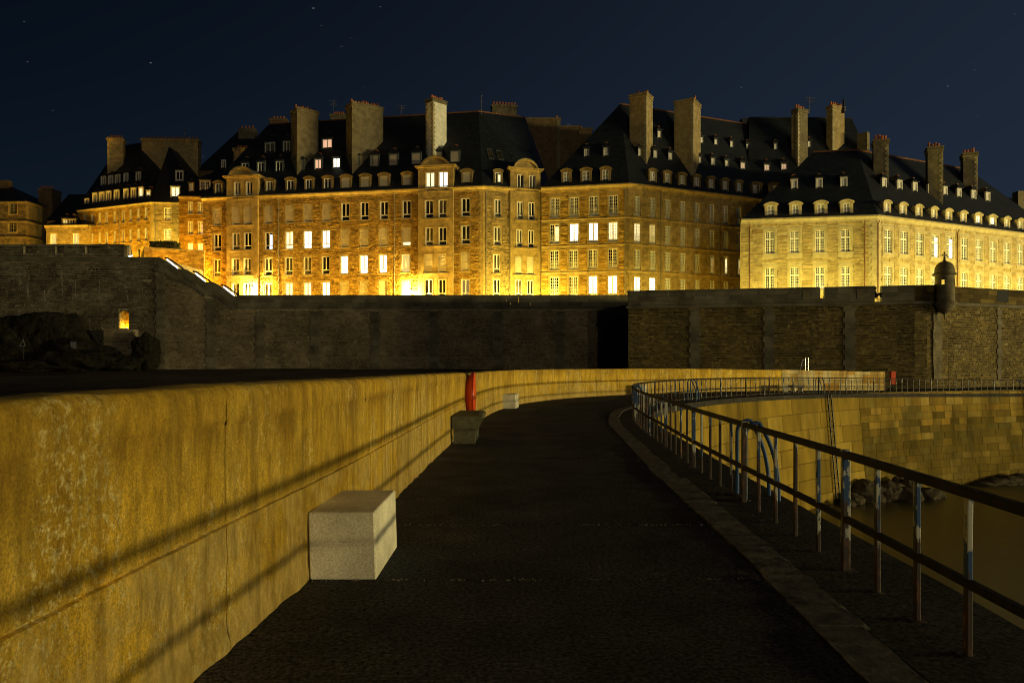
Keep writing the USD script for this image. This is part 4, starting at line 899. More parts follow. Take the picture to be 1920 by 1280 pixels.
# ------------------------------------------------------------------ right bastion with the watch turret
bas = Thing('bastion', 'right hand stone bastion of the rampart with parapet and embrasures', 'bastion', (25, 68, .3))
BTOP = 8.62
BP = np.array([(14.8, 84.0), (11.1, 71.3), (34.3, 66.4), (35.6, 66.05), (36.6, 65.95), (37.4, 66.05), (38.2, 66.45), (39.1, 67.0), (49.5, 71.4), (66, 79)])
segs = [Wall(BP[i], BP[i + 1]) for i in range(len(BP) - 1)]
corem, bstuff, bmort = MB(), [], MB()
embr = {}
W1 = segs[1]
def uW(px): return W1.ray(px, 545)[0]
n1 = (uW(1537.8), uW(1546.2)); n2 = (uW(1640.0), uW(1652.8))
zsill = W1.ray(1542, 552.5)[1]; zsill2 = W1.ray(1646, 558)[1]
W7 = segs[7]; n3 = (W7.ray(1868, 550)[0], W7.ray(1890, 550)[0])
for i, w in enumerate(segs):
    facade_sheet(w, 0, w.L, -1, BTOP - 1.7, [], 0, mb=corem)
    qh = []
    if i == 1: qh = [(uW(p) - .38, uW(p) + .45, -1, BTOP - 1.9) for p in (1302, 1441, 1592)]
    if i in (4, 5): qh = [(-1, 99, -1, 7)]
    if i == 7: qh = [(w.ray(1872, 620)[0] - .15, w.ray(1872, 620)[0] + .3, -1, BTOP - 1.9)]
    for a, b, c, e in qh:
        if i in (4, 5): continue
        z, k = .2, 0
        while z < e:
            h = rng.uniform(.42, .55); s_ = .13 if k % 2 else -.02; mb = MB(); w.box(mb, a - s_, b + s_, -.05, .07 + rng.uniform(0, .02), z + .012, min(z + h, e)); bas.add('quoin_stone', mb, 'rampart_block'); z += h; k += 1
    bas.add('wall_stones', stones(w, .0, w.L, -.9, BTOP - 1.72, [q for q in qh if i not in (4, 5)], .21, .46, 0, .045, .03, seed=40 + i, inset=.018), 'bastion_stone', kind='stuff')
    # parapet
    gaps = {1: [(n1[0], n1[1], zsill), (n2[0], n2[1], zsill2)]}.get(i, [])
    for z0, z1, dd, last in ((BTOP - 1.40, BTOP - 1.0, .05, 0), (BTOP - 1.0, BTOP - .62, .04, 0), (BTOP - .62, BTOP - .16, .05, 0), (BTOP - .15, BTOP, .09, 1)):
        u = 0
        while u < w.L - .02:
            y = min(u + rng.uniform(.9, 2.0), w.L)
            if w.L - y < .4: y = w.L
            inside = False
            for a, b, zs in gaps:
                if z1 > zs + .05:
                    if abs(u - a) < 1e-6: y = b; inside = True
                    elif u < a < y + .15: y = a
            if not inside:
                mb = MB(); w.box(mb, u + .012, y, -.65, dd + rng.uniform(0, .015), z0, z1 - .012); bas.add('coping_stone' if last else 'parapet_stone', mb, 'rampart_block' if i < 3 else 'bastion_stone')
            u = y
bas.add('wall_core', corem, 'bastion_mortar')
bas.add('cordon', sweep(BP, [(-.3, BTOP - 1.72), (.10, BTOP - 1.72), (.17, BTOP - 1.66), (.19, BTOP - 1.57), (.17, BTOP - 1.48), (.10, BTOP - 1.42), (-.3, BTOP - 1.42)]), 'rampart_block')
# framed blind openings in the parapet, paler jambs
for px in (1511.5, 1613):
    u = uW(px); mb = MB(); W1.box(mb, u - .28, u + .28, -.02, .075, BTOP - 1.2, BTOP - .3); bas.add('blocked_embrasure', mb, 'turret_stone')
mb = MB(); W7.box(mb, n3[0], n3[1], -.02, .068, BTOP - 1.22, BTOP - .14); bas.add('blocked_embrasure', mb, 'cloth_dark', label='dark square blocked opening at the right end of the parapet')
fill = MB(); top = BTOP - 1.45
inner = offset(BP, -.7)
poly = sg.Polygon([*inner, (80, 100), (14.8, 100)]).buffer(0)
fm = trimesh.creation.extrude_polygon(poly, top + 1.0); fm.apply_translation([0, 0, -1.0])
bas.add('terrace', fm, 'paving')
# smooth pale chain of dressed stone under the turret
ww = segs[5]
z = .3; k = 0
while z < BTOP - 2.6:
    h = rng.uniform(.5, .8); mb = MB(); s_ = rng.uniform(0, .12); Wt = Wall((37.0, 65.93), (38.6, 66.63)); Wt.box(mb, .25 - s_, 1.25 + s_ * .5, -.3, .10 + rng.uniform(0, .02), z, z + h - .02); bas.add('dressed_stone', mb, 'turret_stone'); z += h; k += 1

TY = 65.75; TC = at(1771, 600, TY); tcx = TC[0]
def tz(py): return CAMH - (py - CY) / FP * TY
k = TY / FP
tur = Thing('watch_turret', 'small round stone watch turret with domed roof and cross finial on the bastion corner', 'watch turret', (tcx, TY, tz(598)))
ro, ri = 17.0 * k, 12.5 * k
outer = m3.Manifold.cylinder(tz(516) - tz(566), ro * 1.02, ro * .98, 40).translate([tcx, TY, tz(566)])
innr = m3.Manifold.cylinder(tz(517) - tz(550), ri, ri, 40).translate([tcx, TY, tz(550)])
view = math.atan2(tcx, TY)
def slit(dx_px, w_px, lean=0.0):
    x = tcx + dx_px * k
    c = m3.Manifold.cube([w_px * k, 4.0, tz(522.5) - tz(534.5)], True).rotate([0, 0, -math.degrees(math.atan2(x, TY))])
    return c.translate([x, TY, (tz(522.5) + tz(534.5)) / 2])
body = outer - innr - slit(-2.8, 4.6)
s2 = m3.Manifold.cube([2.2 * k, .9, tz(522.5) - tz(534.5)], True).rotate([0, 0, -math.degrees(view) + 34]).translate([tcx + 11.5 * k, TY - 11.0 * k, (tz(522.5) + tz(534.5)) / 2])
body = body - s2
bmsh = body.to_mesh(); tur.add('drum', (np.array(bmsh.vert_properties[:, :3]), np.array(bmsh.tri_verts)), 'turret_stone', smooth=25)
tur.add('cornice_ring', lathe([(ro * .7, tz(517)), (ro * 1.02, tz(516.8)), (20.5 * k, tz(515)), (20.8 * k, tz(513.5)), (18.5 * k, tz(512)), (ro * .6, tz(511.8))], (tcx, TY, 0), 40), 'turret_stone', smooth=35)
dome_p = [(17.2 * k, tz(512)), (17.0 * k, tz(506)), (16.0 * k, tz(501)), (13.8 * k, tz(496.5)), (10.5 * k, tz(493)), (6.5 * k, tz(491)), (3.3 * k, tz(490)), (2.6 * k, tz(487)), (.001, tz(486.5))]
tur.add('dome', lathe(dome_p, (tcx, TY, 0), 40), 'turret_stone', smooth=50)
fin = MB().add(*lathe([(2.6 * k, tz(488)), (1.6 * k, tz(485)), (2.4 * k, tz(483)), (1.3 * k, tz(481.5)), (1.3 * k, tz(475)), (1.9 * k, tz(473.5)), (1.2 * k, tz(472)), (.001, tz(471.8))], (tcx, TY, 0), 14))
fin.tm(trimesh.creation.box([8 * k, 2 * k, 2.2 * k]).apply_translation([tcx, TY, tz(478.5)]))
for sx in (-4, 4): fin.tm(trimesh.creation.icosphere(1, 1.5 * k).apply_translation([tcx + sx * k, TY, tz(478.5)]))
tur.add('cross_finial', fin, 'turret_stone')
tur.add('ring_moulding', lathe([(ro * .8, tz(573)), (19.0 * k, tz(573)), (20.3 * k, tz(571)), (20.6 * k, tz(568.5)), (19.6 * k, tz(566.5)), (17.2 * k, tz(565.5)), (ro * .7, tz(565.4))], (tcx, TY, 0), 40), 'turret_stone', smooth=35)
tur.add('corbel', lathe([(.001, tz(599)), (.9 * k, tz(598)), (1.4 * k, tz(590)), (4 * k, tz(588)), (9 * k, tz(584.5)), (13.5 * k, tz(581)), (13.9 * k, tz(579.5)), (16.5 * k, tz(577)), (17.8 * k, tz(573)), (.001, tz(572.5))], (tcx, TY, 0), 40), 'turret_stone', smooth=30)

# person sitting in the embrasure, and a pale plant on the parapet
def blob(chain, refine=.03):
    """continuous body from joints: list of bones ((p, r), (p, r))"""
    M = m3.Manifold()
    for (p, r), (q, s_) in chain:
        M = M + m3.Manifold.batch_hull([m3.Manifold.sphere(r, 14).translate(list(map(float, p))), m3.Manifold.sphere(s_, 14).translate(list(map(float, q)))])
    M = M.refine_to_length(refine); g = M.to_mesh(); t = trimesh.Trimesh(np.array(g.vert_properties[:, :3]), np.array(g.tri_verts)); trimesh.smoothing.filter_taubin(t, iterations=6); return t
pu0 = (n2[0] + n2[1]) / 2
def J(u, d, z): return W1.P(pu0 + u, -.32 + d, zsill2 + z)
hip, chest, neck, head = J(-.12, 0, .13), J(-.20, 0, .50), J(-.19, 0, .66), J(-.16, 0, .86)
knl, knr = J(.20, .11, .42), J(.24, -.10, .38); ftl, ftr = J(.24, .13, .06), J(.31, -.08, .05)
shl, shr = J(-.20, .19, .58), J(-.20, -.19, .58); ell, elr = J(-.10, .24, .34), J(-.10, -.22, .34); hal, har = J(.10, .13, .36), J(.12, -.10, .36)
ch = [((hip, .15), (chest, .155)), ((chest, .155), (neck, .07)), ((shl, .07), (shr, .07)), ((chest, .14), (shl, .08)), ((chest, .14), (shr, .08)), ((neck, .06), (head, .06)), ((head, .105), (head + [0, 0, .06], .095)), ((head + W1.P(.1, 0, 0) * 0 + np.array([*(W1.u * .05), -.04]), .07), (head, .09))]
for s_ in ((hip, knl, ftl), (hip, knr, ftr)): ch += [((s_[0], .115), (s_[1], .075)), ((s_[1], .073), (s_[2], .048)), ((s_[2], .05), (s_[2] + np.array([*(W1.u * .16), -.02]), .038))]
for s_, e_, h_ in ((shl, ell, hal), (shr, elr, har)):
    ch += [((s_, .06), (e_, .046)), ((e_, .045), (h_, .032)), ((h_, .036), (h_ + np.array([*(W1.u * .07), .0]), .034))]
    for q in range(4):
        o = np.array([*(W1.n * (.027 * (q - 1.5))), 0]); ch += [((h_ + o + [*(W1.u * .07), 0], .010), (h_ + o + [*(W1.u * .125), -.02 - .004 * q], .009))]
    ch += [((h_ + [*(W1.u * .03), .02], .012), (h_ + [*(W1.u * .075), .045], .010))]
per = Thing('person', 'person in dark clothes sitting with knees drawn up in the bastion embrasure', 'person', J(0, 0, 0))
per.add('body', blob(ch, .022), 'cloth_dark', smooth=True)
hd = trimesh.creation.icosphere(2, .115); hd.apply_scale([1, 1, 1.06]); hd.apply_translation(head + np.array([*(W1.u * -.02), .055])); per.add('hair', hd, 'hair_dark', smooth=True)
pl = Thing('parapet_plant', 'small pale plant growing on top of the bastion parapet', 'plant', W1.P(uW(1553), -.3, BTOP))
mb = MB(); r = np.random.default_rng(4); c = W1.P(uW(1553), -.3, BTOP)
for q in range(26):
    a, e = r.uniform(0, 6.28), r.uniform(-.2, 1.0); dv = np.array([math.cos(a) * math.cos(e), math.sin(a) * math.cos(e), math.sin(e)]); b = c + [0, 0, .2]; tip = b + dv * r.uniform(.1, .2); sd = np.cross(dv, [0, 0, 1]); sd = sd / (np.linalg.norm(sd) + 1e-6) * .022
    mid = b + dv * .07; mb.add([b, mid + sd, tip, mid - sd], [[0, 1, 2], [0, 2, 3]])
pl.add('leaves', mb, 'leaf_pale', kind='stuff'); pl.add('stem', MB().add(*tube([c - [0, 0, .03], c + [0, 0, .12], c + [.01, 0, .22]], .012, 5)), 'leaf_dark')

# ------------------------------------------------------------------ rocky outcrop, signs and rail at the foot of the left rampart
for k, (px, py, Y, a, b, c, lab) in enumerate([(90, 646, 82, 4.3, 2.6, 3.9, 'tall dark crag under the crenelled rampart at far left'), (20, 655, 81, 3.8, 2.4, 3.2, 'broken dark rock at the left picture edge below the rampart'), (150, 668, 80.5, 4.2, 2.6, 1.7, 'low dark rock slope left of the niche'),
                                               (272, 660, 83.2, 1.7, 1.6, 2.3, 'dark leaning rock at right of the niche foot'), (225, 680, 80.5, 2.4, 1.6, .9, 'low ledge of rock below the niche'), (60, 684, 79.5, 4.0, 2.0, .8, 'lowest rock ledge at far left on the sand')]):
    p = at(px, py, Y); rock('crag', p, (a, b, c), k + 50, lab, 'rock outcrop', None, 'cliff', 4, .55)
w = Wall((U(204) + CURT.a[0], 83.6), (U(205) + CURT.a[0], 83.6))
a, b = at(196, 640, 83.8), at(252, 640, 83.8); wb = Wall(a[:2], b[:2]); mb = MB(); wb.box(mb, 0, wb.L, -1.0, .2, .2, niche[2] - .12)
bt = Thing('buttress', 'pale stone base wall under the lit niche', 'wall', (*a[:2], .2)); bt.add('masonry', mb, 'rampart_mortar'); bt.add('face_stones', stones(wb, 0, wb.L, .3, niche[2] - .14, [], .34, .7, .2, .05, .03, seed=77), 'rampart_stone', kind='stuff')
tp = at(43, 643, 78.5); tr = Thing('warning_sign', 'triangular white edged warning sign on the dark rocks at far left', 'sign', (tp[0], 78.5, tp[2] - 1.6))
w = Wall((tp[0] - .5, 78.5), (tp[0] + .5, 78.3)); tri = sg.Polygon([(.12, tp[2] - .35), (.92, tp[2] - .35), (.62, tp[2] + .42)])
tr.add('border', w.plate(MB(), tri.difference(tri.buffer(-.085)), 0, .03), 'sign_white'); tr.add('panel', w.plate(MB(), tri.buffer(-.085), 0, .012), 'cloth_dark'); tr.add('post', MB().add(*tube([[tp[0], 78.55, tp[2] - 1.7], [tp[0], 78.55, tp[2] + .1]], .04, 8)), 'iron_dark')
tp = at(137.5, 647, 78.8); tr = Thing('notice_board', 'small pale grey notice board at the foot of the left rampart', 'sign', (tp[0], 78.8, tp[2] - 1.5)); w = Wall((tp[0] - .3, 78.8), (tp[0] + .3, 78.8)); mb = MB(); w.box(mb, 0, .6, 0, .04, tp[2] - .36, tp[2] + .36); tr.add('panel', mb, 'sign_grey'); tr.add('post', MB().add(*tube([[tp[0], 78.85, tp[2] - 1.6], [tp[0], 78.85, tp[2] + .2]], .04, 8)), 'iron_dark')
th = Thing('slipway_rail', 'thin metal handrail on the sloping rocks left of the niche', 'handrail', (*at(85, 680, 79)[:2], .8))
for dy in (0, 9): th.add('bar', MB().add(*tube([at(38, 678 + dy, 79), at(86, 670 + dy, 79), at(125, 657 + dy, 79)], .03, 6)), 'pipe_metal')
for px, py in ((52, 676), (86, 670), (112, 662)): th.add('upright', MB().add(*tube([at(px, py, 79), at(px, py + 22, 79)], .03, 6)), 'pipe_metal')

# ================================================================== houses
ZOOM = {1: (0, 200, 2.4625), 2: (340, 160, 3.0475), 3: (700, 160, 3.0475), 4: (1000, 150, 2.976), 5: (1380, 170, 3.283), 6: (1620, 230, 3.88)}
def zx(k, x): return ZOOM[k][0] + x / ZOOM[k][2]
def zy(k, y): return ZOOM[k][1] + y / ZOOM[k][2]
def opening(w, d, k, x0, x1, y0, y1):
    xa, xb, ya, yb = zx(k, x0), zx(k, x1), zy(k, y0), zy(k, y1); xm, ym = (xa + xb) / 2, (ya + yb) / 2
    return [w.ray(xa, ym, d)[0], w.ray(xb, ym, d)[0], w.ray(xm, yb, d)[1], w.ray(xm, ya, d)[1]]
def row(w, d, items, regular=True):
    """measured openings of one storey: [(zoom, x0, x1, y0, y1, state)] -> [(u0, u1, z0, z1, state)] with common heights"""
    o = [opening(w, d, *i[:5]) for i in items]
    if regular:
        z0, z1, wd = np.median([q[2] for q in o]), np.median([q[3] for q in o]), np.median([q[1] - q[0] for q in o])
        o = [[(q[0] + q[1]) / 2 - wd / 2, (q[0] + q[1]) / 2 + wd / 2, z0, z1] for q in o]
    return [(*q, i[5] if len(i) > 5 else None) for q, i in zip(o, items)]

def window(th, w, o, d, kind='tilt', surround='main_ashlar', frame='frame_white', arch=0.0, sur=(.17, .22, .15), jamb=.15, parent=None):
    u0, u1, z0, z1, state = o; W_, H_ = u1 - u0, z1 - z0
    df = d - jamb; mb = MB(); fw = .08
    B = lambda a, b, c, e, dp=.07, off=0.0: w.box(mb, a, b, df - dp + off, df + off, c, e)
    big_l = .14 if kind == 'tilt' else .085
    B(u0, u0 + big_l, z0, z1, .12, .06); B(u1 - fw, u1, z0, z1, .12, .03); B(u0 + big_l, u1 - fw, z1 - fw, z1); B(u0 + big_l, u1 - fw, z0, z0 + fw)
    um = (u0 + big_l + u1 - fw) / 2
    if kind == 'tilt':
        zt = z0 + H_ * .24
        B(u0 + big_l, u1 - fw, zt - .055, zt + .055, .06, .006); B(um - .07, um + .07, zt + .04, z1 - fw, .06, .006)
    elif kind == 'two':
        B(um - .05, um + .05, z0 + fw, z1 - fw, .06, .006)
    elif kind in ('french', 'small', 'grid'):
        B(um - .08, um + .08, z0 + fw, z1 - fw, .06, .008)
        nr = {'french': 6, 'small': 3, 'grid': 0}[kind]
        cols = [(u0 + big_l + um - .08) / 2, (u1 - fw + um + .08) / 2]
        for c in cols: B(c - .021, c + .021, z0 + fw, z1 - fw, .04)
        if kind == 'grid':
            zt = z0 + H_ * .655
            B(u0 + big_l, um - .08, zt - .09, zt + .09, .06, .006); B(um + .08, u1 - fw, zt - .09, zt + .09, .06, .006)
            zs = [z0 + fw + (zt - .06 - z0 - fw) * q / 5 for q in range(1, 5)] + [zt + .06 + (z1 - .06 - zt - .06) * q / 3 for q in range(1, 3)]
        else: zs = [z0 + fw + (H_ - 2 * fw) * q / nr for q in range(1, nr)]
        for zz in zs: B(u0 + big_l, um - .08, zz - .022, zz + .022, .036); B(um + .08, u1 - fw, zz - .022, zz + .022, .036)
        if kind == 'french': B(u0 + big_l, u1 - fw, z0 + fw, z0 + H_ * .14, .05)
    path = th.add('window', mb, frame, parent)
    sub = parent is not None
    def put(name, m, mt, **kw): return th.add(name, m, mt, parent if sub else path, **kw)
    glass = state if state and not state.startswith('sh') else 'glass_dark'
    if state and state.startswith('half:'): glass = 'glass_dark'
    if glass == 'glass_dark' and not state and math.sin(u0 * 91.7 + z0 * 37.3) > {'french': -.5, 'tilt': -.1, 'grid': .6}.get(kind, .5): glass = 'glass_curtain'
    pm = MB(); w.box(pm, u0 + .02, u1 - .02, df - .075, df - .055, z0 + .02, z1 - .02); put('pane', pm, glass)
    if state and state.startswith('half:'):
        pm = MB(); w.box(pm, um, u1 - fw, df - .05, df - .04, z0 + .06, z1 - .3); put('lit_curtain', pm, state[5:])
    if state and state.startswith('sh'):
        gap = 0.0
        if ':' in state: gap = H_ * .2; pm = MB(); w.box(pm, u0 + .03, u1 - .03, df - .05, df - .04, z0 + .05, z0 + gap); put('lit_gap', pm, state.split(':')[1])
        pm = MB(); n = 6
        zb = z0 + (gap if gap else .16); w.box(pm, u0 + .03, u1 - .02, df + .035, df + .075, zb, z1 - .01)
        for q in range(n): zz = zb + (z1 - zb) * (q + .5) / n; w.box(pm, u0 + .03, u1 - .02, df + .075, df + .083, zz - .02, zz + .02)
        put('shutter', pm, 'shutter')
    if kind == 'french':
        pm = MB(); zr = z0 + H_ * .42
        w.box(pm, u0, u1, d - .09, d - .05, zr - .03, zr)
        for q in range(9): uu = u0 + W_ * (q + .5) / 9; w.box(pm, uu - .013, uu + .013, d - .085, d - .06, z0 + .02, zr - .03)
        put('balustrade', pm, 'frame_cream')
    if surround:
        pm = MB(); j, l, s_ = sur
        w.box(pm, u0 - j, u0, d - .02, d + .028, z0, z1); w.box(pm, u1, u1 + j, d - .02, d + .028, z0, z1)
        w.box(pm, u0 - j, u1 + j, d - .02, d + .034, z1, z1 + l); w.box(pm, u0 - j - .03, u1 + j + .03, d - .02, d + .085, z0 - s_, z0)
        if arch:
            um2 = (u0 + u1) / 2; R = (W_ ** 2 / 4 + arch ** 2) / (2 * arch); a0 = math.asin(W_ / 2 / R)
            arc = [(um2 + R * math.sin(t), z1 - R + R * math.cos(t)) for t in np.linspace(-a0, a0, 11)]
            w.plate(pm, sg.Polygon([(u0 - .002, z1 + .002), *arc, (u1 + .002, z1 + .002)]).buffer(0), d - .2, d - .002)
        put('surround', pm, surround)
    return path

def dormer(th, w, o, d, ze, tan, style='hip', kind='small', front='frame_cream', m=.14, surround=None, frame='frame_white', mtop=.16, mbot=.14):
    u0, u1, z0, z1, state = o; zt, zb = z1 + mtop, z0 - mbot; jam = .12
    zr = ze - d * tan; back = d - max((zt + .5 - zr) / tan, .4) - .25
    fr = MB()
    out = sg.box(u0 - m, zb, u1 + m, zt)
    if style == 'arch':
        um, R = (u0 + u1) / 2, 0
        hw = (u1 - u0) / 2 + m; rise = .22; R = (hw ** 2 + rise ** 2) / (2 * rise); a0 = math.asin(hw / R)
        arc = [(um + R * math.sin(t), zt + rise - R + R * math.cos(t)) for t in np.linspace(-a0, a0, 13)]
        out = sg.Polygon([(u0 - m, zb), (u1 + m, zb), *arc[::-1]])
    w.plate(fr, out.difference(sg.box(u0, z0, u1, z1)), d - .22, d)
    p = th.add('dormer', fr, front)
    ck = MB(); w.box(ck, u0 - m + .02, u1 + m - .02, back, d - .23, zb - .6, zt - .01); th.add('cheeks', ck, 'slate' if style != 'arch' else front, p)
    rf = MB()
    if style == 'arch':
        hw2 = hw + .12; R2 = (hw2 ** 2 + (rise + .03) ** 2) / (2 * (rise + .03)); a2 = math.asin(hw2 / R2)
        top = [(um + R2 * math.sin(t), zt + .04 + rise - R2 + .03 + R2 * math.cos(t)) for t in np.linspace(-a2, a2, 15)]
        lower = [(x, y - .14) for x, y in top[::-1]]
        w.plate(rf, sg.Polygon(top + lower), d - .25, d + .13); th.add('arched_cornice', rf, front, p)
        rf = MB(); w.plate(rf, sg.Polygon([(x, y + .012) for x, y in top] + [(x, y - .1) for x, y in top[::-1]]), back, d - .26); th.add('dormer_roof', rf, 'lead', p)
    else:
        e = .16; hgt = .55 * (u1 - u0 + 2 * m) + .1; um = (u0 + u1) / 2
        pts = [w.P(*q) for q in ((u0 - m - e, d + e, zt), (u1 + m + e, d + e, zt), (u0 - m - e, back, zt), (u1 + m + e, back, zt), (u0 - m - e, d + e, zt + .05), (u1 + m + e, d + e, zt + .05), (u0 - m - e, back, zt + .05), (u1 + m + e, back, zt + .05), (um, d - (u1 - u0) * .45, zt + hgt), (um, back - .3, zt + hgt))]
        th.add('dormer_roof', hull(pts), 'slate', p)
        cap = MB(); w.box(cap, um - .16, um + .16, d - (u1 - u0) * .45 - .6, d - (u1 - u0) * .45 + .1, zt + hgt - .05, zt + hgt + .05); th.add('ridge_tile', cap, 'ridge_clay', p)
    window(th, w, o, d, kind, None, frame, parent=p, jamb=.10)

def dormer_px(th, w, k, x0, x1, y0, y1, ze, tan, state=None, **kw):
    """second row dormers: the sill touches the roof slope"""
    u, d, z = w.roof(zx(k, (x0 + x1) / 2), zy(k, y1 + 5), ze, tan)
    o = opening(w, d + .1, k, x0, x1, y0, y1); dormer(th, w, (*o, state), d + .1, ze, tan, **kw)

def chimney(th, w, x0, x1, ytop, ybot, L, ze, tan, pots=6, m='chimney_stone', quoins=None, back=None, side_u=None, foot=1.5):
    xm = (x0 + x1) / 2; u, d, z = w.roof(xm, ybot, ze, tan); p = w.P(u, d, z)
    if back is None: back = -w.n
    back = np.array(back, float); back /= np.linalg.norm(back); un = np.array([back[1], -back[0]])      # right-hand along the narrow face
    Y = p[1]; wid = abs((x1 - x0) / FP * Y / max(abs(un[0] - un[1] * xm / FP + un[1] * CX / FP), .3))
    f = Wall(p[:2] - un * wid / 2, p[:2] + un * wid / 2); f = Wall(f.a, f.b)
    zt = CAMH - (ytop - CY) / FP * Y - .0
    mb = MB(); f.box(mb, 0, wid, -L, 0, z - foot, zt - .45); c = th.add('chimney', mb, m)
    cp = MB(); f.box(cp, -.10, wid + .10, -L - .10, .10, zt - .45, zt - .27); f.box(cp, -.04, wid + .04, -L - .04, .04, zt - .27, zt - .1); f.box(cp, -.14, wid + .14, -L - .14, .14, zt - .1, zt + .04); th.add('chimney_cap', cp, m if m != 'chimney_white' else 'chimney_stone', c)
    r = np.random.default_rng(int(x0))
    for q in range(pots):
        b = f.P(wid / 2 + r.normal(0, .03), -.3 - (L - .6) * (q + .1 * r.normal()) / max(pots - 1, 1), zt + .03); hh = r.uniform(.5, .8)
        th.add('chimney_pot', lathe([(.10, -.02), (.155, 0), (.15, .06), (.12, hh - .12), (.15, hh - .1), (.15, hh), (.10, hh), (.10, hh - .25), (0, hh - .25)], b, 10), 'terracotta', c)
    if quoins:
        qm = MB(); zz, k = z - .8, 0
        while zz < zt - .7:
            s_ = .20 if k % 2 else .34
            f.box(qm, -.025, min(s_, wid * .48), -s_ * 1.1, .025, zz, zz + .27); f.box(qm, wid - min(.54 - s_, wid * .48), wid + .025, -(.54 - s_) * 1.1, .025, zz, zz + .27); zz += .29; k += 1
        th.add('corner_stones', qm, quoins, c, kind='stuff')
    return c

def cornice(th, line, zc, m, out=.36, h=.5):
    return th.add('cornice', sweep(line, [(-.05, zc - h), (.10, zc - h), (.12, zc - h * .65), (out * .75, zc - h * .3), (out, zc - h * .26), (out, zc - .06), (out * .9, zc + .05), (-.05, zc + .05)]), m)

def roof(th, pts, name='roof', m='slate'): return th.add(name, hull(pts), m)

def pipe(th, w, px, zc, zg, d=.09, r=.06, m='pipe_metal'):
    u = w.ray(px, 450, d)[0]; th.add('drain_pipe', MB().add(*tube([w.P(u, .3, zc - .5), w.P(u, d, zc - .9), w.P(u, d, (zc + zg) / 2), w.P(u, d, zg)], r, 7)), m, smooth=True)

def back_walls(th, line, zg, zc, m, name='rear_walls'):
    """the sides of a house that the view does not show, plain"""
    mb = MB()
    for a, b in zip(line[:-1], line[1:]): w = Wall(a, b); mb.quad(w.P(0, 0, zg), w.P(w.L, 0, zg), w.P(w.L, 0, zc), w.P(0, 0, zc))
    th.add(name, mb, m)

def aerial(th, px, y0, y1, Y, kind='yagi'):
    a, b = at(px, y1, Y), at(px, y0, Y); mb = MB().add(*tube([a - [0, 0, .6], b], .03, 5))
    if kind != 'mast':
        for q, l in ((.98, .75), (.8, .5), (.66, .6)):
            z = a[2] + (b[2] - a[2]) * q; mb.add(*tube([[a[0] - l, Y, z + .05], [a[0] + l, Y, z - .04]], .018, 4))
            for s_ in np.linspace(-.8, .8, 5): mb.add(*tube([[a[0] + s_ * l, Y - .3, z], [a[0] + s_ * l, Y + .3, z]], .012, 4))
    else:
        mb.tm(trimesh.creation.icosphere(1, .1).apply_translation(b)); z = a[2] + (b[2] - a[2]) * .6; mb.add(*tube([[a[0] - .3, Y, z], [a[0] + .3, Y, z]], .02, 4))
    th.add('aerial', mb, 'pipe_metal')

GZ = 8.1
# ---------------------------------------------------------------- main house
E1, E2 = Wall((-42.25, 102.0), (-3.73, 95.0)), Wall((-3.73, 95.0), (3.72, 97.0))
ZC = 24.16
H1 = Thing('apartment_house', 'long brown stone apartment house with many lit windows and slab chimneys, centre left', 'building', (-20, 98, GZ))
dr = 6.6; zr = E1.ray(897, 209, -dr)[1]; TAN = (zr - ZC) / dr
rowA = row(E1, 0, [(2, 183, 226, 697, 797, 'sh')] + [(2, *q, 'sh') for q in ((475, 522, 688, 788), (595, 640, 685, 785), (699, 746, 680, 782), (806, 853, 675, 778))] + [(2, 913, 960, 673, 773), (2, 1022, 1070, 670, 768), (3, 36, 85, 667, 765), (3, 166, 214, 662, 762), (3, 503, 552, 648, 752)])
rowB = row(E1, 0, [(2, 185, 226, 845, 942), (2, 475, 523, 840, 940, 'half:lit_cool'), (2, 592, 640, 838, 930, 'lit_warm'), (2, 695, 746, 832, 930, 'lit_white'), (2, 800, 853, 828, 932, 'lit_white'), (2, 912, 958, 825, 925, 'sh'), (2, 1020, 1068, 821, 922, 'sh'), (3, 34, 82, 817, 920, 'sh'), (3, 166, 212, 815, 918, 'sh:lit_warm'), (3, 503, 552, 805, 910)])
rowC = row(E1, 0, [(2, 182, 224, 992, 1088), (2, 475, 517, 985, 1083), (2, 592, 635, 980, 1080), (2, 700, 740, 978, 1080), (2, 802, 847, 977, 1078), (2, 907, 955, 975, 1077, 'lit_white'), (2, 1018, 1065, 973, 1075, 'lit_white'), (3, 30, 80, 970, 1077, 'lit_white'), (3, 160, 208, 968, 1073, 'lit_yellow'), (3, 502, 548, 962, 1068, 'sh')])
zD0, zD1 = rowC[0][2] - (rowB[0][2] - rowC[0][2]) * .985, rowC[0][3] - (rowB[0][3] - rowC[0][3]) * .985
stD = [None, None, 'lit_warm', 'lit_warm', 'lit_white', 'sh', 'sh', 'sh', 'sh', 'lit_dim']
rowD = [(a, b, zD0, zD1, s_) for (a, b, *_), s_ in zip(rowC, stD)]
main_open = [*rowA, *rowB, *rowC, *rowD]
ext = lambda o, j=.17, l=.22, s_=.15: (o[0] - j, o[1] + j, o[2] - s_, o[3] + l)
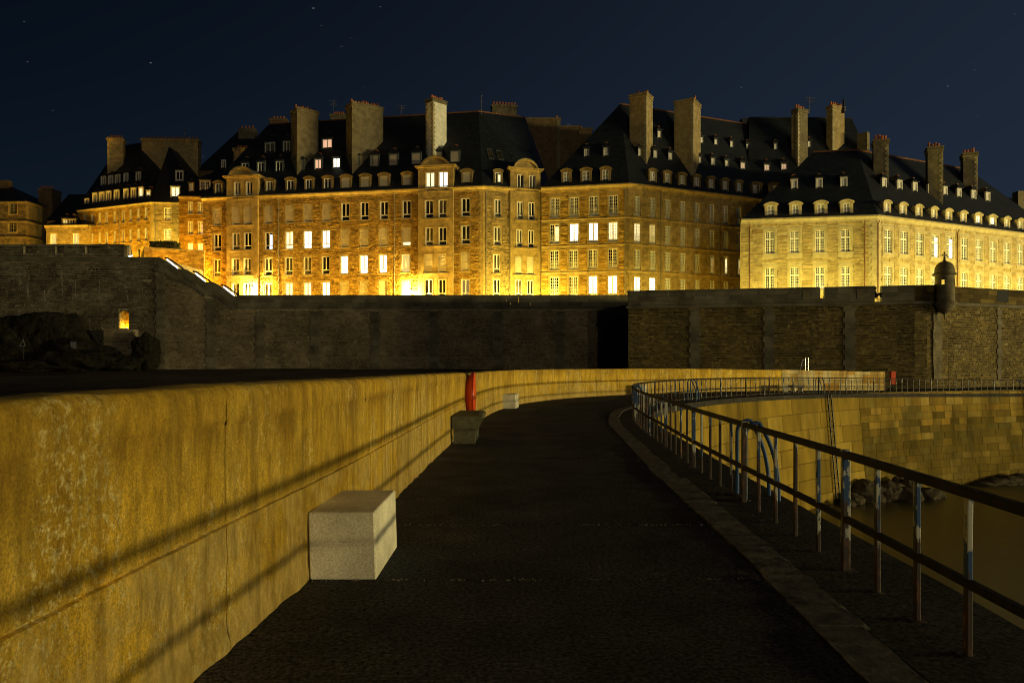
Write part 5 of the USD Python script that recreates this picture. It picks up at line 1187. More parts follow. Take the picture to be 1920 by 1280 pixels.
# projecting bays with a curved pediment
bays = []
for (k, xa, xb, doubles) in ((2, 258, 436, [[(2, 290, 333, 693, 795, 'sh'), (2, 356, 402, 693, 795, 'sh')], [(2, 290, 333, 843, 940), (2, 356, 400, 842, 940)], [(2, 288, 330, 990, 1085), (2, 355, 397, 988, 1083)], [(2, 300, 338, 553, 645), (2, 368, 405, 550, 643)]]),
                             (3, 255, 456, [[(3, 293, 343, 657, 758), (3, 372, 420, 652, 757)], [(3, 296, 342, 812, 915), (3, 372, 418, 810, 913)], [(3, 291, 338, 965, 1070, 'sh'), (3, 370, 414, 965, 1070, 'sh')], [(3, 300, 347, 500, 600, 'lit_warm'), (3, 370, 427, 490, 602, 'lit_white')]])):
    bays.append((E1, E1.ray(zx(k, xa), 450, .42)[0], E1.ray(zx(k, xb), 450, .42)[0], [row(E1, .42, r_) for r_ in doubles]))
bays.append((E2, E2.ray(zx(3, 783), 450, .3)[0], min(E2.ray(zx(3, 955), 450, .3)[0], E2.L - .02), [row(E2, .3, r_) for r_ in ([(3, 820, 857, 663, 767), (3, 886, 922, 670, 770)], [(3, 817, 852, 823, 925), (3, 884, 918, 828, 928)], [(3, 810, 850, 977, 1078, 'sh'), (3, 878, 916, 983, 1083, 'sh')], [(3, 822, 860, 507, 602), (3, 890, 928, 517, 608)])]))
wallm = MB()
facade_sheet(E1, 0, E1.L, GZ, ZC, [o[:4] for o in main_open], 0, .3, wallm)
sideR = row(E2, 0, [(3, 692, 730, 652, 755)]) + row(E2, 0, [(3, 688, 728, 808, 915)]) + row(E2, 0, [(3, 685, 725, 965, 1073)])
sideR += [(sideR[2][0], sideR[2][1], zD0, zD1, None)]
facade_sheet(E2, 0, E2.L, GZ, ZC, [o[:4] for o in sideR], 0, .3, wallm)
H1.add('wall', wallm, 'main_ashlar')
bayholes = {0: [], 1: []}
for w, a, b, rws in bays: bayholes[0 if w is E1 else 1].append((a - .02, b + .02, GZ - 1, ZC + 1))
H1.add('wall_stones', stones(E1, 0, E1.L - .55, GZ + 2.2, ZC - .5, [ext(o) for o in main_open] + bayholes[0], .19, .5, 0, .10, .028, seed=21, inset=.02), 'main_stone', kind='stuff')
H1.add('wall_stones', stones(E2, .5, E2.L, GZ + 2.2, ZC - .5, [ext(o) for o in sideR] + bayholes[1], .19, .48, 0, .09, .024, seed=22, inset=.02), 'side_stone', kind='stuff')
z, k = GZ + 2.2, 0
qm = MB()
while z < ZC - .55:
    s_ = .35 if k % 2 else .52; E1.box(qm, E1.L - s_, E1.L + .03, -.02, .05, z, z + .36); E2.box(qm, .03, .9 - s_, -.02, .052, z, z + .36); z += .38; k += 1
H1.add('corner_stones', qm, 'main_ashlar', kind='stuff')
for o in main_open: window(H1, E1, o, 0)
for o in sideR: window(H1, E2, o, 0)
for w, a, b, rws in bays:
    d = .42 if w is E1 else .3
    dz = [(q[0], q[1], zD0, zD1, None) for q in rws[2]]
    allw = [q for r_ in rws for q in r_] + dz
    ztop = max(q[3] for q in rws[3]) + .55
    mb = facade_sheet(w, a, b, GZ, ztop, [q[:4] for q in allw], d, .3)
    for uu in (a, b): mb.quad(w.P(uu, d, GZ), w.P(uu, -2.5, GZ), w.P(uu, -2.5, ztop), w.P(uu, d, ztop))
    bp = H1.add('bay', mb, 'main_ashlar')
    # fine coursing of the dressed stone
    H1.add('bay_stones', stones(w, a + .01, b - .01, GZ + 2.2, ztop - .02, [(q[0] - .14, q[1] + .14, q[2] - .12, q[3] + .14) for q in allw], .42, .95, d, .008, .012, seed=int(a * 10) + 5, inset=.004, chv=.05), 'main_ashlar', bp, kind='stuff')
    for q in allw: window(H1, w, q, d, surround='main_ashlar', sur=(.12, .14, .08))
    for r_ in (*rws, dz):
        sm = MB(); w.box(sm, r_[0][0] - .3, r_[1][1] + .3, d, d + .16, r_[0][2] - .2, r_[0][2] - .05); H1.add('sill', sm, 'main_ashlar', bp)
    um, hw = (a + b) / 2, (b - a) / 2
    cm = MB(); w.box(cm, a - .25, b + .25, -1.5, d + .3, ztop, ztop + .16); w.box(cm, a - .38, b + .38, -1.5, d + .42, ztop + .16, ztop + .3); H1.add('bay_cornice', cm, 'main_ashlar', bp)
    hp, rise = hw * .82, 1.15; R = (hp ** 2 + rise ** 2) / (2 * rise); a0 = math.asin(hp / R)
    arc = [(um + R * math.sin(t), ztop + .3 + rise - R + R * math.cos(t)) for t in np.linspace(-a0, a0, 19)]
    inner = [(um + (x - um) * .86, ztop + .3 + (y - ztop - .3) * .74) for x, y in arc]
    pm = MB(); w.plate(pm, sg.Polygon(arc + inner[::-1]).buffer(0), -2.6, d + .34); w.plate(pm, sg.Polygon(inner).buffer(0), -2.6, d + .08); H1.add('curved_pediment', pm, 'main_ashlar', bp)
    w2 = MB(); w.plate(w2, sg.Polygon([(x, y + .06) for x, y in arc] + [(x, y + .005) for x, y in arc[::-1]]).buffer(0), -2.8, d + .40); H1.add('pediment_lead', w2, 'lead', bp)
cornice(H1, [E1.a, E1.b, E2.b - .01 * E2.u], ZC, 'main_ashlar', .62, .55)
gl = [E1.P(0, 0, 0)[:2], E1.b, E2.b]
b0, b2 = E1.P(1.5, -14, 0)[:2], np.array([6.8, 110.5])
back_walls(H1, [E2.b, b2, b0, E1.a], GZ, ZC, 'main_ashlar')
r0, r1 = E1.ray(504, 236, -dr)[0], E1.ray(897, 209, -dr)[0]
rp_ = at(985, 221, 108.0)
E1r = [E1.P(-.3, .3, ZC), E1.P(E1.L + .05, .3, ZC), [*(E2.b + .3 * E2.n), ZC], [*(b2 + [.3, 0]), ZC], [*b0, ZC], E1.P(r0, -dr, zr), E1.P(r1, -dr, zr), rp_]
roof(H1, E1r)
rt = MB().add(*tube([E1.P(r0, -dr, zr + .02), E1.P(r1, -dr, zr + .02), rp_ + [0, 0, .02]], .10, 6)); H1.add('ridge_tiles', rt, 'ridge_clay')
for q in ((2, 485, 523, 550, 627), (2, 603, 643, 545, 620), (2, 710, 747, 540, 615), (2, 815, 856, 535, 612), (2, 917, 962, 528, 610, 'sh'), (2, 1027, 1073, 522, 605, 'sh'), (3, 37, 83, 517, 600, 'sh'), (3, 170, 213, 512, 597, 'sh'), (3, 510, 555, 495, 577, 'sh:lit_white'), (2, 193, 230, 567, 640)):
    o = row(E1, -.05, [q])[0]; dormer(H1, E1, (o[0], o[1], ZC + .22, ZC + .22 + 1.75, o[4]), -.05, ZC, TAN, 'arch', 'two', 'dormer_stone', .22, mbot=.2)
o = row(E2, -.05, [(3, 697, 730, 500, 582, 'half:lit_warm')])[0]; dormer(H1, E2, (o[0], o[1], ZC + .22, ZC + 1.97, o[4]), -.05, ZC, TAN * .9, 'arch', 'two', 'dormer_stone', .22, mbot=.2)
for q in ((2, 345, 383, 445, 475), (2, 435, 473, 440, 500), (2, 540, 578, 435, 497), (2, 655, 695, 428, 492), (2, 762, 800, 422, 487, 'lit_pink'), (2, 866, 905, 415, 480, 'lit_white'), (2, 970, 1013, 408, 473, 'sh'), (2, 1082, 1123, 402, 467, 'sh'), (3, 0, 27, 402, 468, 'sh'), (3, 93, 135, 397, 463, 'sh'), (3, 222, 268, 390, 455, 'sh'), (3, 340, 390, 382, 415, 'sh'), (3, 443, 488, 378, 443, 'sh')):
    dormer_px(H1, E1, *q[:5], ZC, TAN, q[5] if len(q) > 5 else None, style='hip', kind='two', front='lead')
for q in ((2, 478, 533, 328, 383), (2, 582, 618, 320, 378), (2, 700, 758, 310, 368), (2, 805, 860, 307, 362, 'lit_pink')):
    dormer_px(H1, E1, *q[:5], ZC, TAN, q[5] if len(q) > 5 else None, style='hip', kind='two', front='lead')
# roof lights on the right hip
p0, p1, p2 = np.array(E1r[1]), np.array(E1r[2]), np.array(E1r[6]); nn = np.cross(p1 - p0, p2 - p0); nn /= np.linalg.norm(nn); nn *= -np.sign(nn[1])
nn = nn if nn[1] < 0 else -nn
def on_plane(px, py):
    r = np.array([(px - CX) / FP, 1, -(py - CY) / FP]); c = np.array([0, 0, CAMH]); return c + r * ((p0 - c) @ nn) / (r @ nn)
for x0, x1, y0, y1 in ((645, 690, 365, 422), (700, 745, 373, 428), (780, 803, 385, 418)):
    s_ = 12
    C = [on_plane(zx(3, x), zy(3, y)) for x, y in ((x0 + s_ * 1.3, y1), (x1, y1 + 2), (x1 - s_ * 1.3, y0 + 2), (x0, y0))]
    cc = np.mean(C, 0); fm = MB(); inn = [c + (cc - c) * .16 for c in C]
    for a in range(4):
        b = (a + 1) % 4; fm.box8([C[a] - nn * .1, C[b] - nn * .1, inn[b] - nn * .1, inn[a] - nn * .1, C[a] + nn * .09, C[b] + nn * .09, inn[b] + nn * .09, inn[a] + nn * .09])
    sk = H1.add('roof_light', fm, 'lead'); H1.add('pane', MB().quad(*[c + nn * .05 for c in inn]), 'glass_dark', sk)
chimney(H1, E1, 545.5, 557, 206, 318, 3.0, ZC, TAN, 8, back=(.80, .60))
chimney(H1, E1, 648.5, 660, 196, 314, 4.4, ZC, TAN, 12, back=(.85, .53))
chimney(H1, E1, 798.5, 811.5, 186, 301, 2.3, ZC, TAN, 6, 'chimney_white', 'quoin_stone', back=(.72, .69))
ck = at(946, 196, 106.5); f = Wall((ck[0] - 1.75, 106.4), (ck[0] + 1.75, 106.9)); mb = MB(); f.box(mb, 0, f.L, -1.2, 0, ZC + 4, ck[2] - .3); cpath = H1.add('chimney', mb, 'chimney_stone'); mb = MB(); f.box(mb, -.12, f.L + .12, -1.32, .12, ck[2] - .3, ck[2]); H1.add('chimney_cap', mb, 'chimney_stone', cpath)
for q in range(8): H1.add('chimney_pot', lathe([(.10, -.02), (.15, 0), (.12, .45), (.15, .47), (.15, .55), (0, .55)], f.P(.25 + q * (f.L - .5) / 7, -.6, ck[2]), 10), 'terracotta', cpath)
for px, c in ((zx(2, 437), 0), (zx(2, 556), 0), (zx(3, 120), 0), (zx(3, 458), 0)): pipe(H1, E1, px, ZC, GZ)
pipe(H1, E2, zx(3, 645), ZC, GZ); pipe(H1, E2, zx(3, 780), ZC, GZ)
aerial(H1, 903, 180, 207, 101.5, 'mast'); aerial(H1, 625, 189, 214, 108.5); aerial(H1, 752, 198, 217, 104.5)

# two lamps on brackets at the main house
def wall_lamp(px, py, label, power, color):
    u, z = E1.ray(px, py, 1.15); wbk = 1.15
    th = Thing('wall_lamp', label, 'street lamp', E1.P(u, 0, z + .3), 'bracket lamps on the main house')
    arm = [E1.P(u + 1.0, .05, z + 1.25), E1.P(u + .9, .8, z + 1.3), E1.P(u + .45, wbk, z + 1.32), E1.P(u + .12, wbk, z + 1.2), E1.P(u, wbk, z + .9), E1.P(u, wbk, z + .45)]
    th.add('arm', MB().add(*tube(arm, .035, 8)), 'iron_dark', smooth=True)
    mb = MB(); E1.box(mb, u + .95, u + 1.08, .0, .07, z + .7, z + 1.4); th.add('wall_plate', mb, 'iron_dark')
    c = E1.P(u, wbk, z); th.add('shade', lathe([(.02, .5), (.05, .48), (.07, .36), (.13, .24), (.22, .16), (.22, .14), (.12, .2), (.04, .3)], c, 18), 'iron_dark', smooth=40)
    th.add('bulb', trimesh.creation.icosphere(2, .13).apply_translation(c + [0, 0, .06]), 'bulb', smooth=True)
    sphere_light('wall_lamp_light', c + [0, 0, -.34], .12, color, power)
wall_lamp(473, 540, 'black bracket lamp glowing at the left bay of the main house', 2300.0, (1.0, .68, .13))
wall_lamp(771, 545, 'black bracket lamp glowing left of the right hand bay of the main house', 2300.0, (1.0, .68, .13))

# ---------------------------------------------------------------- corner house, centre right
F1, F2 = Wall((3.78, 96.0), (14.6, 93.7)), Wall((14.6, 93.7), (33.6, 102.4))
H2 = Thing('corner_house', 'stone corner house with French windows, tall hipped roof and two big chimneys', 'building', (14, 97, GZ))
ZF = 24.17
fA = row(F1, 0, [(4, 95, 146, 655, 768), (4, 203, 252, 653, 765), (4, 312, 362, 650, 763), (4, 420, 472, 643, 762)])
fB = row(F1, 0, [(4, 93, 144, 803, 915, 'half:lit_warm'), (4, 200, 253, 800, 910, 'lit_white'), (4, 308, 361, 797, 907, 'lit_white'), (4, 418, 470, 793, 907, 'lit_warm')])
fC = row(F1, 0, [(4, 92, 142, 950, 1060), (4, 199, 247, 948, 1058), (4, 306, 357, 945, 1057), (4, 416, 468, 943, 1055)])
fd = fB[0][2] - fC[0][2]
fD = [(a, b, c - fd, e - fd, s_) for (a, b, c, e, _), s_ in zip(fC, (None, None, 'lit_white', 'lit_white'))]
cols = ((565, 598), (650, 682), (735, 765), (817, 850), (895, 930), (977, 1012), (1055, 1087), (1132, 1163))
sA = row(F2, 0, [(4, a, b, y0, y1) for (a, b), y0, y1 in zip(cols, (645, 657, 668, 677, 685, 695, 703, 710), (760, 768, 775, 782, 792, 800, 808, 814))])
sB = row(F2, 0, [(4, a, b, y0, y1, s_) for (a, b), y0, y1, s_ in zip(cols, (795, 805, 815, 822, 830, 838, 845, 850), (912, 918, 922, 930, 938, 945, 952, 958), ('lit_warm', 'lit_yellow', None, None, None, None, None, None))])
sC = row(F2, 0, [(4, a, b, y0, y1, s_) for (a, b), y0, y1, s_ in zip(cols, (945, 953, 960, 967, 972, 980, 988, 993), (1060, 1065, 1070, 1075, 1082, 1087, 1095, 1100), (None, None, None, None, None, 'half:lit_dim', 'half:lit_warm', 'half:lit_yellow'))])
sd = sB[0][2] - sC[0][2]
sD = [(a, b, c - sd, e - sd, s_) for (a, b, c, e, _), s_ in zip(sC, ('lit_white', 'lit_white', None, None, None, None, None, None))]
fo, so = [*fA, *fB, *fC, *fD], [*sA, *sB, *sC, *sD]
wallm = facade_sheet(F1, 0, F1.L, GZ, ZF, [o[:4] for o in fo], 0, .3); facade_sheet(F2, 0, F2.L, GZ, ZF, [o[:4] for o in so], 0, .3, wallm)
H2.add('wall', wallm, 'main_ashlar')
bands = [(-1, 99, r_[0][3] + .42, r_[0][3] + .60) for r_ in (fB, fC, fD)]
add_stones(H2, stones(F1, .02, F1.L - .5, GZ + 2, ZF - .5, [ext(o, .2, .3, .2) for o in fo] + bands, .34, .85, 0, .095, .034, seed=31, inset=.03), 'main_stone', 290)
H2.add('wall_stones', stones(F2, .55, F2.L, GZ + 2, ZF - .5, [ext(o, .2, .3, .2) for o in so] + bands, .33, .9, 0, .035, .02, seed=32, inset=.012), 'side_stone', kind='stuff')
z, k, qm = GZ + 2, 0, MB()
while z < ZF - .55:
    s_ = .32 if k % 2 else .48; F1.box(qm, F1.L - s_, F1.L + .02, -.02, .08, z, z + .34); F2.box(qm, .045, .85 - s_, -.02, .045, z, z + .34); z += .36; k += 1
H2.add('corner_stones', qm, 'side_stone', kind='stuff')
for b_ in bands: H2.add('string_course', sweep([F1.a, F1.b, F2.b], [(-.02, b_[2]), (.07, b_[2]), (.12, b_[2] + .06), (.12, b_[3] - .02), (-.02, b_[3])]), 'main_ashlar')
for o in fo: window(H2, F1, o, 0, 'french', sur=(.20, .28, .18))
for o in so: window(H2, F2, o, 0, 'french', sur=(.18, .28, .18))
cornice(H2, [F1.a + .01 * F1.u, F1.b, F2.b], ZF, 'main_ashlar', .60, .55)
pipe(H2, F1, zx(4, 513), ZF, GZ, .14, .06); pipe(H2, F2, zx(4, 712), ZF, GZ); pipe(H2, F2, zx(4, 1038), ZF, GZ)
inw = -F2.n
A = F2.P(3.0, -6.5, 0)[:2]; zra = CAMH - (195 - CY) / FP * A[1]; TF2 = (zra - ZF) / 6.5
Bf = F2.P(26, -6.5, 0)[:2]; bq0, bq2 = np.array([8.6, 107.0]), F2.P(F2.L + 8, -13, 0)[:2]
back_walls(H2, [F2.b, bq2, bq0, F1.a], GZ, ZF, 'main_ashlar')
roof(H2, [[*(F1.a + .3 * F1.n), ZF], [*(F1.b + [.05, -.3]), ZF], [*(F2.b + .3 * F2.n), ZF], [*bq2, ZF], [*bq0, ZF], [*A, zra], [*Bf, zra + .2], [*F2.P(F2.L + 6, -6.5, 0)[:2], zra + .2], [*F2.P(F2.L + 7, .3, 0)[:2], ZF]])
H2.add('ridge_tiles', MB().add(*tube([[*A, zra + .03], [*Bf, zra + .22]], .10, 6)), 'ridge_clay')
dA1 = (A - F1.a) @ F1.n; TF1 = (zra - ZF) / -dA1
for q in ((168, 200, 507, 572), (275, 313, 503, 570), (385, 420, 498, 567)):
    o = row(F1, -.05, [(4, *q)])[0]; dormer(H2, F1, (o[0], o[1], ZF + .32, ZF + 1.95, None), -.05, ZF, TF1, 'arch', 'small', 'dormer_stone', .28, mbot=.24)
for q in ((653, 680, 507, 577), (735, 762, 518, 587), (817, 845, 528, 597), (900, 925, 540, 603), (982, 1005, 547, 613), (1060, 1083, 557, 620), (1138, 1160, 567, 633), (1228, 1250, 580, 640)):
    o = row(F2, -.05, [(4, *q)])[0]; dormer(H2, F2, (o[0], o[1], ZF + .32, ZF + 1.95, None), -.05, ZF, TF2, 'arch', 'small', 'dormer_stone', .26, mbot=.24)
for q in ((283, 308, 385, 432), (392, 418, 378, 430)): dormer_px(H2, F1, 4, *q, ZF, TF1, None, style='hip', kind='small', front='slate')
for q in ((587, 608, 383, 433), (672, 692, 395, 445), (755, 776, 407, 457), (837, 857, 418, 463), (925, 937, 430, 473), (993, 1014, 438, 485), (1070, 1090, 450, 493), (1158, 1183, 462, 507, 'lit_pink'), (695, 713, 285, 325), (777, 795, 297, 335), (933, 949, 320, 357), (1012, 1028, 332, 367), (1100, 1115, 343, 380), (1190, 1205, 358, 392)):
    dormer_px(H2, F2, 4, *q[:4], ZF, TF2, q[4] if len(q) > 4 else None, style='hip', kind='small', front='slate', m=.10)
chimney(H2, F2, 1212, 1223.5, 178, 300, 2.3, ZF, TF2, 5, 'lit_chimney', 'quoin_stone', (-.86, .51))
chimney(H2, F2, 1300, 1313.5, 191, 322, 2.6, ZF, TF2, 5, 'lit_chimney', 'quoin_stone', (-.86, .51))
pv_ = at(1402, 224, 110); mb = MB(); w = Wall((pv_[0] - .8, 110), (pv_[0] + .8, 110)); w.box(mb, 0, 1.6, -1, 0, zra - .3, zra + .9); w.box(mb, -.1, 1.7, -1.1, .1, zra + .9, zra + 1.05); H2.add('roof_vent', mb, 'lead')

# ---------------------------------------------------------------- rear wing between the corner house and the mansion
H3 = Thing('rear_wing', 'dark rear wing with two quoined chimneys and small lit attic windows', 'building', (42, 106, GZ))
G1 = Wall((33.75, 102.55), (51.5, 102.9))
mb = facade_sheet(G1, 0, G1.L, GZ, ZF, [], 0); H3.add('wall', mb, 'main_ashlar')
H3.add('wall_stones', stones(G1, 0, 6, GZ + 6, ZF - .5, [], .3, .9, 0, .03, .014, seed=33), 'side_stone', kind='stuff')
cornice(H3, [G1.a + [.02, 0], G1.b], ZF, 'main_ashlar', .42, .55)
back_walls(H3, [G1.b, (53.5, 117), (35.5, 116.5)], GZ, ZF, 'main_ashlar')
zg = CAMH - (222 - CY) / FP * 109.6; TG = (zg - ZF) / 6.8
g0, g1 = G1.ray(1405, 230, -6.8)[0], G1.ray(1597, 220, -6.8)[0]
roof(H3, [G1.P(-1.5, .3, ZF), G1.P(G1.L + .3, .3, ZF), [54, 117, ZF], [33, 116.5, ZF], G1.P(g0, -6.8, zg), G1.P(g1, -6.8, zg)])
H3.add('ridge_tiles', MB().add(*tube([G1.P(g0, -6.8, zg + .03), G1.P(g1, -6.8, zg + .03)], .1, 6)), 'slate')
for q in ((175, 208, 455, 505, 'lit_pink'), (280, 313, 450, 497, 'lit_pink'), (235, 254, 327, 364), (443, 461, 312, 348)):
    dormer_px(H3, G1, 5, *q[:4], ZF, TG, q[4] if len(q) > 4 else None, style='hip', kind='small', front='slate', m=.10)
for q in ((107, 130, 572, 640), (215, 250, 572, 640)):
    o = row(G1, -.05, [(5, *q)])[0]; dormer(H3, G1, (o[0], o[0] + .95, ZF + .32, ZF + 1.95, None), -.05, ZF, TG, 'arch', 'small', 'dormer_stone', .26, mbot=.24)
chimney(H3, G1, 1484.5, 1496, 205, 307, 2.0, ZF, TG, 5, 'chimney_stone', 'quoin_stone', (.88, .47))
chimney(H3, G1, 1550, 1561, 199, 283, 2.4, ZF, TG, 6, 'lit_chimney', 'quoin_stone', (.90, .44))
aerial(H3, 1518, 183, 205, 106)
mm = at(1582, 186, 107); H3.add('flue', MB().add(*tube([[mm[0], 107, mm[2] - 2.0], mm], .16, 8)), 'iron_dark')
mm = at(1626, 262, 106); mb = MB(); w = Wall((mm[0] - .25, 105.5), (mm[0] + .35, 106)); w.box(mb, 0, w.L, -1.4, 0, mm[2] - 1.6, mm[2] + 1.0); H3.add('chimney', mb, 'chimney_stone')

# ---------------------------------------------------------------- mansion on the right
M1, M2 = Wall((25.25, 82.45), (39.0, 80.0)), Wall((39.0, 80.0), (69.5, 94.55))
H4 = Thing('mansion', 'bright pale stone mansion with arched white small paned windows, right of centre', 'building', (40, 84, 7.2))
ZH, GH = 17.5, 7.2
mA = row(M1, 0, [(5, 180, 238, 865, 1003), (5, 333, 390, 862, 998), (5, 487, 547, 858, 995), (5, 645, 705, 855, 992)])
mB0 = opening(M1, 0, 5, 484, 544, 1084, 1220)
dzh = mA[0][3] - mB0[3]
mB = [(a, b, c - dzh, e - dzh, None) for a, b, c, e, _ in mA]
c2 = ((150, 190), (266, 307), (380, 420), (492, 530), (600, 638), (705, 745), (810, 850), (915, 952), (1018, 1052), (1117, 1150))
y0s, y1s = (783, 795, 807, 818, 828, 838, 850, 860, 870, 880), (948, 958, 968, 978, 988, 998, 1008, 1017, 1027, 1035)
nA = row(M2, 0, [(6, a, b + 12, y, y_, s_) for (a, b), y, y_, s_ in zip(c2, y0s, y1s, (None, None, None, 'half:lit_white', 'half:lit_white', None, None, None, None, None))])
wid = float(np.median([q[1] - q[0] for q in nA])); sp = float(np.median(np.diff([q[0] for q in nA])))
nA += [(nA[-1][0] + sp * q, nA[-1][0] + sp * q + wid, nA[0][2], nA[0][3], None) for q in (1, 2)]
nB = [(a, b, c - dzh, e - dzh, None) for a, b, c, e, _ in nA]
mo, no = [*mA, *mB], [*nA, *nB]
wallm = facade_sheet(M1, 0, M1.L, GH, ZH, [o[:4] for o in mo], 0, .34); facade_sheet(M2, 0, M2.L, GH, ZH, [o[:4] for o in no], 0, .34, wallm); H4.add('wall', wallm, 'pale_ashlar')
add_stones(H4, stones(M1, .02, M1.L - .75, GH + .2, ZH - .42, [ext(o, .28, .36, .42) for o in mo], .34, 1.0, 0, .085, .034, seed=51, inset=.026), 'pale_stone', 290)
H4.add('wall_stones', stones(M2, .8, M2.L, GH + .2, ZH - .42, [ext(o, .28, .36, .42) for o in no], .34, 1.0, 0, .06, .03, seed=52, inset=.02), 'pale_stone', kind='stuff')
z, k, qm = GH + .2, 0, MB()
while z < ZH - .45:
    s_ = .42 if k % 2 else .68; M1.box(qm, M1.L - s_, M1.L + .02, -.02, .07, z, z + .37); M2.box(qm, .04, 1.2 - s_, -.02, .05, z, z + .37); z += .39; k += 1
H4.add('corner_stones', qm, 'pale_ashlar', kind='stuff')
for o in mo: window(H4, M1, o, 0, 'grid', 'pale_ashlar', sur=(.26, .34, .40), arch=.16, jamb=.11)
for o in no: window(H4, M2, o, 0, 'grid', 'pale_ashlar', sur=(.26, .34, .40), arch=.16, jamb=.11)
cornice(H4, [M1.a, M1.b, M2.b], ZH, 'pale_ashlar', .45, .5)
pipe(H4, M1, zx(5, 85), ZH, GH, .1, .05, 'pipe_copper'); pipe(H4, M1, zx(5, 792), ZH, GH, .1, .06, 'pipe_copper'); pipe(H4, M2, zx(6, 103), ZH, GH, .1, .06, 'pipe_copper'); pipe(H4, M2, zx(6, 682), ZH, GH, .1, .06, 'pipe_copper')
R1 = M2.P(4.9, -6.5, 0)[:2]; zh = CAMH - (281.5 - CY) / FP * R1[1]; TM2 = (zh - ZH) / 6.5
R0d = (R1 - M1.a) @ M1.n; R0u = M1.ray(1526, 283, R0d)[0]; R0 = M1.P(R0u, R0d, 0)[:2]; TM1 = (zh - ZH) / -R0d
R2 = M2.P(25.5, -6.5, 0)[:2]; bb0, bb2 = M1.P(1.5, -13, 0)[:2], M2.P(M2.L, -13, 0)[:2]
back_walls(H4, [M2.b, bb2, bb0, M1.a], GH, ZH, 'pale_ashlar')
roof(H4, [[*(M1.a + .35 * M1.n), ZH], [*(M1.b + [.05, -.35]), ZH], M2.P(5, .35, ZH), [*M1.P(1.5, -13, 0)[:2], ZH], [*M2.P(8, -13, 0)[:2], ZH], [*R0, zh], [*R1, zh]])
roof(H4, [M2.P(0, .35, ZH), M2.P(M2.L, .35, ZH), [*bb2, ZH], M2.P(0, -13, ZH), M2.P(4.9, -6.5, zh), M2.P(25.5, -6.5, zh)])
H4.add('ridge_tiles', MB().add(*tube([[*R0, zh + .02], [*R1, zh + .02], [*R2, zh + .02]], .10, 6)), 'ridge_clay')
for q in ((195, 236, 697, 770), (347, 387, 692, 767), (502, 545, 685, 762), (660, 703, 680, 757)):
    o = row(M1, -.05, [(5, *q)])[0]; dormer(H4, M1, (o[0], o[1], ZH + .22, ZH + 1.5, None), -.05, ZH, TM1, 'arch', 'small', 'pale_ashlar', .30, mbot=.16, mtop=.1)
for q in ((157, 183, 580, 672), (272, 300, 590, 685), (387, 413, 603, 700), (500, 522, 615, 710), (605, 630, 632, 722), (713, 737, 643, 735), (817, 848, 655, 743, 'lit_white'), (920, 953, 665, 757, 'lit_white'), (1030, 1052, 680, 772), (1128, 1150, 697, 780)):
    o = row(M2, -.05, [(6, *q)])[0]; dormer(H4, M2, (o[0], o[1], ZH + .22, ZH + 1.5, o[4]), -.05, ZH, TM2, 'arch', 'small', 'pale_ashlar', .30, mbot=.16, mtop=.1)
for q in ((345, 375, 552, 605), (498, 528, 547, 600), (648, 680, 540, 592)): dormer_px(H4, M1, 5, *q, ZH, TM1, None, style='hip', kind='small', front='frame_cream', m=.12)
for q in ((137, 163, 413, 475), (248, 277, 427, 490), (360, 387, 443, 505), (470, 493, 457, 520), (583, 605, 473, 530), (683, 707, 487, 545), (787, 813, 500, 560), (890, 915, 515, 575)): dormer_px(H4, M2, 6, *q, ZH, TM2, None, style='hip', kind='small', front='frame_cream', m=.10)
for x0, x1, yt, yb in ((1660, 1669, 265, 337), (1760.5, 1770, 278, 377), (1825.7, 1834.5, 289, 358)): chimney(H4, M2, x0, x1, yt, yb, 1.55, ZH, TM2, 4, 'chimney_stone', 'quoin_stone', (-.93, .37))

# ---------------------------------------------------------------- houses on the left
C1, C2 = Wall((-68.8, 118.3), (-54.1, 112.0)), Wall((-54.1, 112.0), (-46.4, 112.9))
H5 = Thing('hipped_house', 'stone house with a broad slab chimney behind a hipped roof, on the left', 'building', (-56, 115, 10))
ZK, GK = 25.85, 10.0
ca = row(C1, 0, [(1, a, b, y, y + 57) for a, b, y in ((388, 398, 497), (422, 433, 492), (455, 466, 489), (486, 497, 487), (525, 536, 484), (563, 577, 480), (598, 610, 476), (634, 646, 472), (668, 682, 467))])
dk = ca[0][2] - opening(C1, 0, 1, 563, 577, 572, 628)[2]
cb = [(a, b, c - dk, e - dk, None) for a, b, c, e, _ in ca]; cc_ = [(a, b, c - 2 * dk, e - 2 * dk, None) for a, b, c, e, _ in ca]
cr = row(C2, 0, [(1, 757, 790, 467, 527)]) + row(C2, 0, [(1, 757, 790, 565, 622, 'lit_dim')])
wallm = facade_sheet(C1, 0, C1.L, GK, ZK, [o[:4] for o in ca + cb + cc_], 0, .3); facade_sheet(C2, 0, C2.L, GK, ZK, [o[:4] for o in cr], 0, .3, wallm); H5.add('wall', wallm, 'main_ashlar')
H5.add('wall_stones', stones(C1, 0, C1.L - .3, GK + 3, ZK - .4, [ext(o, .1, .12, .1) for o in ca + cb + cc_], .3, .8, 0, .06, .016, seed=61), 'main_stone', kind='stuff')
H5.add('wall_stones', stones(C2, .4, C2.L, GK + 3, ZK - .4, [ext(o, .1, .12, .1) for o in cr], .3, .8, 0, .06, .016, seed=62), 'side_stone', kind='stuff')
for o in ca + cb: window(H5, C1, o, 0, 'two', sur=(.1, .12, .1))
for o in cr: window(H5, C2, o, 0, 'french', sur=(.14, .14, .12))
cornice(H5, [C1.a, C1.b, C2.b], ZK, 'main_ashlar', .3, .4)
pipe(H5, C1, zx(1, 550), ZK, GK); pipe(H5, C2, zx(1, 718), ZK, GK)
drC = 6.2; zk = C1.ray(250, 270, -drC)[1]; TC_ = (zk - ZK) / drC
back_walls(H5, [C2.b, (-44.5, 126), (-64, 131), C1.a], GK, ZK, 'main_ashlar')
